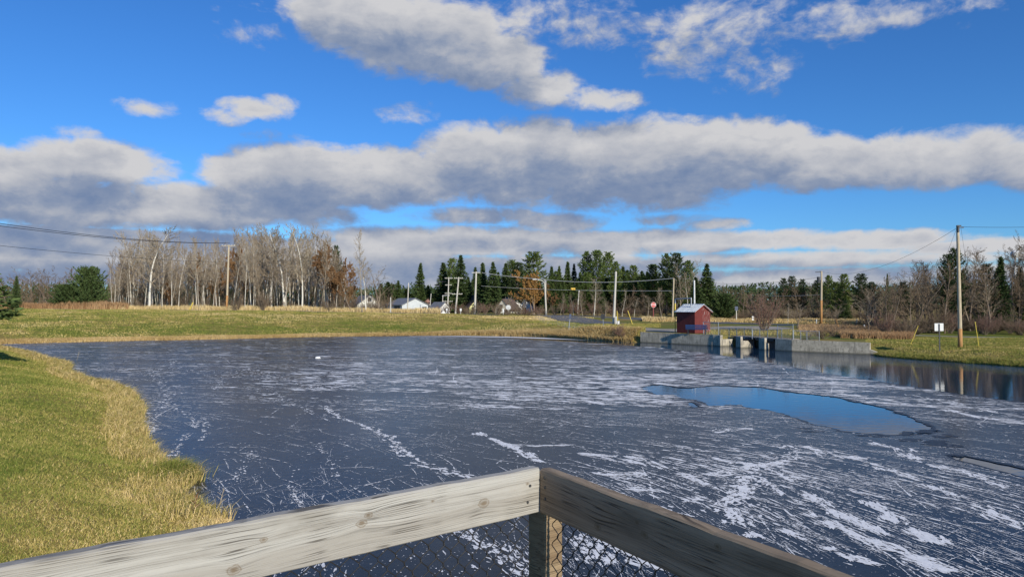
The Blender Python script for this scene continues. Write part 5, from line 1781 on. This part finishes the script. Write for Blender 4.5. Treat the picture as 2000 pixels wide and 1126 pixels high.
# --- far left
for (u, vt, w, D) in [(55, 525, 62, 135), (88, 518, 66, 138), (122, 524, 54, 132), (20, 540, 50, 150), (148, 545, 44, 140)]:
    plant('spreading_tree', u, vt, D, 'reddish-brown bare tree far left %s' % {55: 'second from the frame edge', 88: 'topped the highest of its clump', 122: 'next to the bushy pine', 20: 'nearest the frame edge', 148: 'half behind the bushy pine'}[u], wpx=w, idx=2)
plant('bushy_pine', 172, 516, 122, 'broad bushy green pine left of the aspen grove', wpx=84)
plant('bushy_pine', 128, 552, 121, 'low spreading green pine at the foot of the broad one', wpx=70)
plant('spruce', 31, 538, 118, 'small dark spruce at the far left', wpx=30, idx=0)
for k in range(22):
    u = -30 + 10.5 * k
    plant('brown_tree' if k % 2 else 'spreading_tree', u, random.uniform(520, 545) if u < 150 else random.uniform(540, 560), random.uniform(134, 150), 'reddish-brown bare tree in the far left clump', 'brown bare trees in the far left clump', wpx=random.uniform(40, 60))
for k in range(12):
    plant('shrub_brown', 10 + 17 * k, random.uniform(572, 586), random.uniform(122, 134), 'low brown bush in the far left hedge', 'low brown bushes far left', wpx=40)

# --- conifers in the middle
MID = [('spruce', 818, 512, 225, 34, 'lone pointed spruce standing clear left of the houses'), ('spruce', 868, 512, 215, 44, 'spruce left of the tallest pair behind the crossarm poles'),
       ('spruce', 898, 497, 205, 52, 'tallest pointed spruce behind the leaning crossarm pole'), ('pine', 882, 502, 222, 34, 'thin-topped pine between the two tall spruces'),
       ('spruce', 929, 520, 215, 30, 'slim spruce just behind the left span pole'), ('spruce', 945, 512, 200, 34, 'spruce right of the left span pole'), ('spruce', 963, 510, 195, 42, 'broad spruce over the yellow house'),
       ('spruce', 985, 512, 215, 36, 'spruce over the cream house'), ('pine', 998, 505, 220, 40, 'ragged pine left of the tall white pine'), ('pine', 1012, 510, 205, 44, 'dark pine beside the tall white pine'),
       ('pine', 1040, 488, 215, 64, 'tall wide pine behind the orange willow'), ('spruce', 1075, 518, 200, 30, 'spruce right of the orange willow'), ('spruce', 1090, 518, 205, 26, 'slender spruce behind the willow pole'),
       ('spruce', 1108, 510, 195, 30, 'pointed spruce left of the three tall pines'), ('spruce', 1120, 514, 200, 28, 'narrow spruce next to the three tall pines'), ('pine', 1146, 488, 195, 40, 'left of the three tall pines'),
       ('pine', 1166, 486, 192, 46, 'middle of the three tall pines'), ('pine', 1186, 489, 195, 40, 'right of the three tall pines'), ('pine', 1203, 508, 180, 34, 'pine right behind the thick pale pole'),
       ('spruce', 1218, 518, 185, 34, 'spruce right of the thick pale pole'), ('pine', 1238, 516, 190, 36, 'round-topped pine left of the stop sign'), ('spruce', 1256, 528, 180, 30, 'short spruce above the stop sign'),
       ('pine', 1275, 514, 170, 50, 'full green pine above the stop sign'), ('pine', 1302, 492, 165, 36, 'tall pine with a tufted top by the brown pole'), ('pine', 1322, 491, 160, 46, 'tall dark pine behind the brown pole'),
       ('pine', 1345, 506, 165, 38, 'pine with a bare side behind the shed pipe'), ('spruce', 1380, 514, 135, 52, 'broad green spruce right of the shed'), ('bushy_pine', 1412, 570, 112, 56, 'low rounded pine right of the shed'),
       ('spruce', 1362, 540, 130, 40, 'smaller spruce directly behind the shed roof')]
for kind, u, vt, D, w, lab in MID:
    w *= 1.5 if kind == 'spruce' else 1.3
    plant(kind, u, vt, D, lab, wpx=w, idx=2 if 'dark' in lab else (None if kind != 'pine' else random.choice((0, 1, 3))))
for k in range(84):
    u = 742 + 7.6 * k + random.uniform(-5, 5)
    plant(random.choice(('spruce', 'spruce', 'pine')), u, random.uniform(526, 556) + (20 if u < 860 else 0), random.uniform(215, 260) if u < 1060 else random.uniform(170, 215), 'dense dark conifer in the back row behind the road junction', 'conifers in the back row behind the road junction', wpx=random.uniform(40, 58))
plant('orange', 1043, 526, 150, 'round orange willow behind the road junction', wpx=74, idx=0)
plant('orange', 1085, 552, 150, 'small orange bush beside the willow pole', wpx=40, idx=1)
for (u, vt, D, w, lab) in [(1160, 542, 135, 36, 'pale bare aspen left of the thick pole'), (1138, 566, 132, 30, 'small bare aspen beside the leaning pale pole'), (1120, 572, 134, 26, 'slim bare aspen below the yellow flasher'), (1183, 580, 130, 24, 'small pale aspen next to the dark little sign'),
                           (1238, 580, 128, 26, 'white forked aspen right of the thick pole'), (1215, 562, 132, 30, 'brownish bare aspen behind the leaning yellow guard'), (1265, 575, 128, 26, 'thin aspen left of the stop sign'), (1292, 560, 128, 30, 'thin aspen right of the stop sign'),
                           (1330, 512, 130, 44, 'tall pale bare aspen behind the brown pole'), (1352, 505, 132, 50, 'tall bare aspen left of the broad spruce'), (1345, 530, 128, 40, 'bare aspen just behind the shed pipe'), (1095, 570, 136, 26, 'small aspen right of the willow pole')]:
    plant('aspen', u, vt, D, lab, wpx=w)
for (u, vt, w, lab) in [(990, 575, 34, 'bare grey bush behind the octagonal sign'), (1015, 582, 46, 'bare grey bush before the white house'), (975, 588, 30, 'low bush before the cream house')]:
    plant('shrub_pale', u, vt, 150, lab, wpx=w)
for k in range(44):
    u = 745 + 14.6 * k + random.uniform(-6, 6)
    if u < 850: continue
    plant(random.choice(('shrub_brown', 'shrub_red', 'shrub_brown')), u, random.uniform(584, 600), random.uniform(131, 150), 'low brown bush along the far side of the road', 'low bushes along the far side of the road', wpx=random.uniform(26, 40))
for k in range(10):
    u = 1100 + 32 * k
    plant('brown_tree', u, random.uniform(550, 575), random.uniform(138, 150), 'brown leafless tree in front of the conifers', 'leafless trees in front of the middle conifers', wpx=34)

# --- woods on the right
for k in range(60):
    u = 1395 + 6.2 * k + random.uniform(-5, 5)
    plant(random.choice(('brown_tree', 'spreading_tree', 'brown_tree')), u, random.uniform(546, 575), random.uniform(122, 150), 'brown bare tree in the hedge behind the sluice', 'brown bare trees in the hedge behind the sluice', wpx=random.uniform(34, 54))
for (kind, u, vt, D, w, i, lab) in [('brown_tree', 1497, 552, 150, 22, 0, 'thin dark bare treetop left of the larches'), ('spruce', 1452, 568, 135, 20, 0, 'little pointed spruce above the hedge right of the shed'), ('pine', 1530, 541, 135, 30, 2, 'left dark larch top above the big bush'), ('pine', 1548, 537, 135, 34, 2, 'middle dark larch top above the big bush'),
                                    ('pine', 1566, 543, 135, 30, 2, 'right dark larch top above the big bush'), ('pine', 1598, 545, 130, 34, 2, 'dark pine left of the transformer pole'), ('pine', 1618, 535, 130, 36, 0, 'pine just right of the transformer pole'),
                                    ('pine', 1648, 533, 120, 46, 1, 'full pine between the transformer pole and the dark round pine'), ('pine', 1680, 532, 115, 48, 2, 'dark round-topped pine left of the bare thicket'), ('spruce', 1650, 580, 110, 34, 0, 'yellow-green spruce low in front of the pines'),
                                    ('spruce', 1733, 533, 110, 22, 0, 'pointed spruce top in the bare thicket'), ('pine', 1848, 493, 72, 44, 2, 'tall dark pine left of the tallest pole'), ('pine', 1868, 480, 73, 50, 2, 'tallest dark pine just behind the tallest pole'),
                                    ('spruce', 1953, 500, 75, 56, 3, 'dark spruce in the shaded wood at the right edge')]:
    plant(kind, u, vt, D, lab, wpx=w, idx=i)
RT_U = [1690, 1720, 1760, 1790, 1820, 1850, 1890, 1930, 1970, 2000, 2060, 2200]; RT_V = [560, 542, 528, 512, 504, 508, 480, 492, 478, 452, 440, 430]
for k in range(84):
    u = 1690 + 6.3 * k + random.uniform(-5, 5)
    D = random.uniform(66, 92); kind = 'spreading_tree' if k % 3 else 'brown_tree'
    plant(kind, u, float(np.interp(u, RT_U, RT_V)) + random.random() ** 1.5 * 34 - 6, D, 'grey-brown bare tree in the thicket behind the right bank', 'bare trees in the thicket behind the right bank', wpx=random.uniform(62, 100))
for k in range(40):
    u = 1700 + 12.5 * k + random.uniform(-5, 5)
    plant(random.choice(('shrub_brown', 'shrub_red')), u, random.uniform(600, 632), random.uniform(64, 78), 'dark brown brush at the foot of the right thicket', 'brush at the foot of the right thicket', wpx=random.uniform(48, 80))
for k in range(12):
    plant('spruce', 1860 + 28 * k + random.uniform(-6, 6), random.uniform(520, 560), random.uniform(84, 100), 'dark spruce deep in the right wood', 'dark spruces deep in the right wood', wpx=50)
for k in range(34):
    u = 1400 + 9.4 * k + random.uniform(-4, 4)
    plant('shrub_brown', u, random.uniform(594, 610), random.uniform(112, 124), 'low brown bush along the hedge foot behind the sluice', 'low bushes along the hedge foot behind the sluice', wpx=random.uniform(30, 44))
for (kind, u, vt, D, w, i, lab) in [('shrub_red', 1492, 562, 68, 132, 0, 'large reddish bare bush behind the walkway fence'), ('spreading_tree', 1556, 588, 78, 66, 1, 'pale many-stemmed bare tree right of the big reddish bush'), ('aspen', 1538, 590, 90, 24, 2, 'thin white aspen behind the big reddish bush'),
                                    ('shrub_brown', 1608, 638, 56, 60, 0, 'tangled brown bush on top of the right wall'), ('shrub_brown', 1632, 628, 62, 60, 1, 'brown bush behind the right wall'), ('shrub_pale', 1578, 640, 58, 40, 0, 'small pale bush beside the low sloping fence'),
                                    ('spreading_tree', 1630, 592, 80, 50, 1, 'small pale bare tree right of the transformer pole'), ('shrub_brown', 1665, 618, 80, 60, 2, 'brown bush before the field behind the right wall'), ('shrub_red', 1207, 628, 69, 42, 1, 'thin reddish saplings growing at the pond edge left of the concrete wall'),
                                    ('shrub_red', 1215, 645, 68.5, 34, 0, 'low twiggy bush touching the left end of the concrete wall'), ('spreading_tree', 1780, 545, 70, 110, 0, 'wide bare tree in front of the right thicket'), ('spreading_tree', 1815, 525, 72, 100, 3, 'arching bare tree left of the tallest pole')]:
    plant(kind, u, vt, D, lab, wpx=w, idx=i)

for (kind, u, vt, D, w, i, lab) in [('pine', 1928, 512, 84, 54, 2, 'dark ragged pine between the tallest pole and the edge spruce'), ('spruce', 1990, 520, 82, 54, 1, 'dark spruce cut by the right frame edge'), ('pine', 1765, 548, 80, 40, 2, 'dark pine low in the thicket above the small sign'), ('spruce', 1905, 545, 80, 50, 0, 'dark spruce just right of the tallest pole'),
                                    ('pine', 1702, 548, 96, 40, 2, 'dark pine at the left end of the right thicket'), ('pine', 1632, 548, 118, 40, 3, 'green pine low between the transformer pole and the full pine')]:
    plant(kind, u, vt, D, lab, wpx=w, idx=i)
# --- the spruce at the left frame edge, whose boughs reach into the picture
edge_sp = conifer('spruce', 140, 9.0, 6.0, 'spruce', M['needle'], droop=.10, bottom=.36, whorls=24)
b_ = gp(-66, 33); edge_sp.location = b_; edge_sp.scale = (.95, .95, .68)
tag(edge_sp, 'near spruce at the left frame edge with boughs reaching in', 'tree')
s2 = copy_tree(edge_sp, Vector((-13.1, 14.2, .7)), 1.3, (.5, .5, .5), 'near spruce outside the left edge casting shadow on the lawn', None, 'tree')

# far woods
mb = MB(); r_ = np.random.default_rng(5)
n = 110000
uu = r_.uniform(-700, 2700, n); Dd = r_.uniform(300, 380, n)
x = (uu - 1000) / FPX * Dd
hh = (9 + 5 * fbm(x * .06, x * 0, 4)) * (.75 + .35 * vnoise(x * .33, x * 0, 8))
z = .6 + hh * r_.random(n) ** 1.25
C = np.stack([x, Dd, z], 1)
needles(mb, C, np.tile([0, 0, .8], (n, 1)), 1.5, .5, 1, 3, spread=.7)
tag(mb.build('far_woods', M['needle_dark']), 'far dark woods closing the horizon', 'woods', kind='stuff')

# ------------------------------------------------------------------ grass and reeds
def blades(mb, x, y, h, w, tint, lean=.35, ldir=None, z=None, flop=.5, seed=0):
    r = np.random.default_rng(seed); n = len(x)
    z = gz(x, y) if z is None else z
    a = r.uniform(0, 6.283, n); la = r.uniform(0, 6.283, n) if ldir is None else ldir + r.normal(0, .7, n)
    l = np.clip(np.abs(r.normal(lean, lean * .45, n)), 0, .85)
    dx, dy = np.cos(la) * l, np.sin(la) * l
    sx, sy = np.cos(a) * w / 2, np.sin(a) * w / 2
    b = np.stack([x, y, z - .02], 1); S = np.stack([sx, sy, np.zeros(n)], 1)
    m = b + np.stack([dx * h * .4, dy * h * .4, h * .62], 1)
    t = b + np.stack([dx * h * (1 + flop), dy * h * (1 + flop), h * (1 - .35 * l) + .02], 1)
    V = np.stack([b - S, b + S, m + S * .75, t, m - S * .75], 1).reshape(-1, 3)
    I = np.arange(n)[:, None] * 5; base = mb.n
    mb.add(V, I + np.array([[0, 1, 2, 4]]), tint=np.repeat(np.clip(tint, 0, 1), 5))
    mb.f.append(I + np.array([[4, 2, 3]]) + base); mb.m.append(np.zeros(n, dtype=int))


def shore_samples(P, n, inner, outer, seed, px=True):
    r = np.random.default_rng(seed); Q = [on_z(*p).xy for p in P] if px else [Vector(p) for p in P]
    C = resample(Q, .25); C = np.array([(c.x, c.y) for c in C])
    t = r.random(n) * (len(C) - 1); i = np.minimum(t.astype(int), len(C) - 2); f = (t - i)[:, None]
    P0 = C[i] * (1 - f) + C[i + 1] * f; T = C[i + 1] - C[i]; T /= np.maximum(np.linalg.norm(T, axis=1, keepdims=True), 1e-6)
    Nn = np.stack([-T[:, 1], T[:, 0]], 1)
    off = inner + (outer - inner) * r.random(n) ** 1.3
    return P0[:, 0] + Nn[:, 0] * off, P0[:, 1] + Nn[:, 1] * off, off, t


# near lawn on the left bank
mb = MB(); n = 430000
r_ = np.random.default_rng(21)
Dy = 5.5 + 55 * r_.random(n) ** 1.9
uu = r_.uniform(-260, 480, n); x = (uu - 1000) / FPX * Dy; y = Dy
d = signed_dist(x, y)
k = d > -.02; x, y, d = x[k], y[k], d[k]
big = fbm(x * .35, y * .35, 3); sm = fbm(x * 2.2, y * 2.2, 6)
edge_f = np.exp(-d / 1.0)
tint = -.14 + .85 * (big * .65 + sm * .5) + .58 * np.exp(-d / .8) + .05 + r_.normal(0, .17, len(x)) + .12 * np.clip((y - 14) / -8, 0, 1)
h = (.022 + .028 * r_.random(len(x))) * (1 + 1.3 * np.exp(-d / .6)) * (1 + y / 60)
w = .0055 * (1 + y / 9)
blades(mb, x, y, h, w, tint, lean=.65, seed=2)
tag(mb.build('lawn', M['grass'], tint=True), 'short green and straw-coloured grass on the near bank', 'grass', kind='stuff')
# long golden fringe on the near bank
mb = MB()
x, y, off, t = shore_samples(left_px, 50000, -.05, .95, 4)
d = signed_dist(x, y)
k = (d > -.12) & (fbm(x * 1.2, y * 1.2, 9) + r_.random(len(x)) * .3 > .45 + .12 * np.clip(d, 0, 2)); x, y, d = x[k], y[k], d[k]
clump = fbm(x * 2.5, y * 2.5, 12)
h = (.12 + .28 * r_.random(len(x)) * clump * 1.6) * np.clip(1.15 - d * .35, .4, 1.2)
blades(mb, x, y, h, .006 * (1 + y / 14), .52 + .45 * clump + r_.normal(0, .17, len(x)), lean=.6, ldir=r_.uniform(-2.2, .6, len(x)), flop=.6, seed=5, z=np.maximum(gz(x, y), 0))
tag(mb.build('golden_fringe', M['grass'], tint=True), 'long golden grass fringing the near bank', 'grass', kind='stuff')
# greener sedge tuft reaching over the ice
mb = MB(); n = 1500
c = on_z(372, 942); x = c.x - .35 + r_.normal(0, .22, n); y = c.y + r_.normal(0, .28, n)
blades(mb, x, y, .22 + .2 * r_.random(n), np.full(n, .009), .34 + r_.normal(0, .16, n), lean=.6, ldir=r_.uniform(-.9, .5, n), seed=7, z=np.maximum(gz(x, y), 0))
tag(mb.build('sedge_tuft', M['grass'], tint=True), 'yellow-green sedge tuft leaning over the ice from the near bank', 'grass', kind='stuff')
# brown dock stalks
for (u, v, h0, lab) in [(378, 1010, .34, 'dead brown weed with curled leaves by the rail'), (428, 975, .30, 'dry branching stalk standing in the ice edge'), (62, 700, .55, 'pale arching dead stalk at the inlet'), (150, 700, .6, 'thin dead stalk leaning over the inlet ice')]:
    b_ = on_z(u, v, .12); mb = MB(); rn = random.Random(int(u))
    b_.z = max(0, float(gz(b_.x, b_.y)[0]))
    top = Vector((.12 * rn.uniform(.4, 1.4), 0, h0)); pts = [Vector((0, 0, -.03)), top * .5 + Vector((.01, 0, .04)), top]
    mb.tube(pts, [.006, .005, .003], 5)
    for k in range(11):
        t = .25 + .75 * k / 11; q = pts[0].lerp(pts[2], t); a = rn.random() * 6.28
        e = q + Vector((math.cos(a) * .09, math.sin(a) * .09, .05 + .05 * rn.random())) * (1.2 - t * .5)
        mb.tube([q, q.lerp(e, .5) + Vector((0, 0, .01)), e], [.003, .003, .002], 4)
        if u == 378:
            s = Vector((-math.sin(a), math.cos(a), .3)) * .014
            mb.add([q, q.lerp(e, .5) + s, e, q.lerp(e, .5) - s], [(0, 1, 2, 3)])
    o = mb.build('weed_stalk', M['rust_reed'] if u < 400 and u > 300 else M['pole'], loc=b_); tag(o, lab, 'weed')
    if u == 378: o.data.attributes.new('tint', 'FLOAT', 'POINT').data.foreach_set('value', np.full(len(o.data.vertices), .35, dtype=np.float32))

# golden reeds along the far shore and the sluice banks
mb = MB()
x, y, off, t = shore_samples(far_px, 60000, -.1, 1.7, 14)
cl = fbm(t * .05, off * .4, 6); tall = .30 + .35 * np.clip((x + 14) / 12, 0, 1)
k = cl + .5 * r_.random(len(x)) > .42; x, y, off, t, cl, tall = (q[k] for q in (x, y, off, t, cl, tall))
h = tall * (.45 + .75 * cl) * (.6 + .5 * r_.random(len(x)))
blades(mb, x, y, h, np.full(len(x), .028), .55 + .5 * (cl - .4) + r_.normal(0, .2, len(x)), lean=.3, seed=8, z=np.maximum(gz(x, y), 0))
tag(mb.build('far_shore_reeds', M['reed'], tint=True), 'golden reeds edging the far shore', 'reeds', kind='stuff')
mb = MB()
x, y, off, t = shore_samples(right_px, 26000, -.08, 1.1, 15)
cl = fbm(x * .8, y * .8, 6); k = cl + .4 * r_.random(len(x)) > .52; x, y, off, cl = (q[k] for q in (x, y, off, cl))
blades(mb, x, y, (.12 + .30 * cl * r_.random(len(x))), np.full(len(x), .016), .35 + .7 * (cl - .35) + r_.normal(0, .2, len(x)), lean=.5, seed=9, z=np.maximum(gz(x, y), 0))
tag(mb.build('right_bank_grass', M['grass'], tint=True), 'tufted golden grass along the right bank', 'grass', kind='stuff')
# coarse turf on the far slope and the right lawn
mb = MB(); n = 150000
uu = r_.uniform(-120, 1160, n); y = r_.uniform(66, 112, n); x = (uu - 1000) / FPX * y
k = (signed_dist(x, y) > .4); x, y = x[k], y[k]
big = fbm(x * .10, y * .16, 3); sm = fbm(x * .9, y * 1.2, 5); dd_ = signed_dist(x, y)
tint = -.48 + 1.05 * big + .95 * sm + r_.normal(0, .12, len(x)) + .30 * np.clip(1 - np.abs(dd_ - 23) / 14, 0, 1) * np.clip(1 + x / 70, .2, 1) + .4 * np.exp(-dd_ / 1.5)
blades(mb, x, y, .07 + .07 * r_.random(len(x)), np.full(len(x), .05), tint, lean=.6, seed=10)
tag(mb.build('berm_turf', M['grass'], tint=True), 'patchy green and tan turf on the far slope', 'grass', kind='stuff')
mb = MB(); n = 70000
uu = r_.uniform(1690, 2150, n); y = r_.uniform(40, 60, n); x = (uu - 1000) / FPX * y
k = (signed_dist(x, y) > .1); x, y = x[k], y[k]
sm = fbm(x * .8, y * 1.0, 5)
tint = .10 + .75 * sm + r_.normal(0, .14, len(x)) + .3 * np.exp(-signed_dist(x, y) / 1.2)
blades(mb, x, y, .06 + .06 * r_.random(len(x)), np.full(len(x), .028), tint, lean=.6, seed=11)
tag(mb.build('right_lawn', M['grass'], tint=True), 'short green grass round the right-hand pole', 'grass', kind='stuff')
# pale tall grass beyond the road on the left, rusty weeds farther left, and weeds by the right wall
def patch(u0, u1, D0, D1, n, hmin, hmax, w, m, name, label, lo, hi, seed, lean=.2):
    r = np.random.default_rng(seed); mb = MB(); uu = r.uniform(u0, u1, n); y = r.uniform(D0, D1, n); x = (uu - 1000) / FPX * y
    f = fbm(x * .35, y * .2, seed); k = (f + .5 * r.random(n) > .45) & (signed_dist(x, y) > .1); x, y, f = x[k], y[k], f[k]
    h = (hmin + (hmax - hmin) * r.random(len(x))) * (.45 + f)
    blades(mb, x, y, h, np.full(len(x), w), lo + (hi - lo) * (f * .6 + .5 * r.random(len(x))), lean=lean, seed=seed)
    tag(mb.build(name, m, tint=True), label, 'grass', kind='stuff')


patch(215, 860, 118, 128, 30000, .4, 1.1, .06, M['reed'], 'pale_roadside_grass', 'tall pale grass beyond the road on the left', .5, 1.1, 31)
patch(-60, 250, 118, 130, 26000, .7, 1.5, .08, M['rust_reed'], 'rusty_roadside_weeds', 'rust-brown weeds beyond the road at the far left', .1, .9, 32)
patch(1270, 1700, 98, 112, 22000, .15, .5, .06, M['reed'], 'dry_field_grass', 'dry tan grass field behind the shed', .4, 1.0, 33, .4)
patch(1640, 1785, 57, 63.5, 20000, .3, .65, .03, M['rust_reed'], 'brown_weed_bank', 'brown weeds behind the right wall', .2, 1.0, 34)
patch(1560, 1720, 66, 82, 16000, .15, .5, .04, M['rust_reed'], 'brown_field_weeds', 'brown weeds in the field behind the sluice', .3, 1.1, 35)
patch(1255, 1300, 100, 106, 3000, .3, .8, .05, M['reed'], 'tan_grass_clump', 'tan grass clump at the foot of the stop sign', .6, 1.1, 36, .4)
patch(1090, 1260, 66.5, 76, 20000, .15, .45, .035, M['grass'], 'pond_edge_grass', 'tan and green grass below the gravel pull-off', .3, 1.0, 37, .5)
patch(1160, 1290, 78, 88, 9000, .08, .2, .05, M['grass'], 'verge_grass', 'mown verge grass round the thick pale pole', .1, .9, 38, .5)
patch(1380, 1640, 62, 72, 9000, .1, .35, .03, M['grass'], 'walkway_grass', 'grass behind the walkway fence', .2, .9, 39, .5)
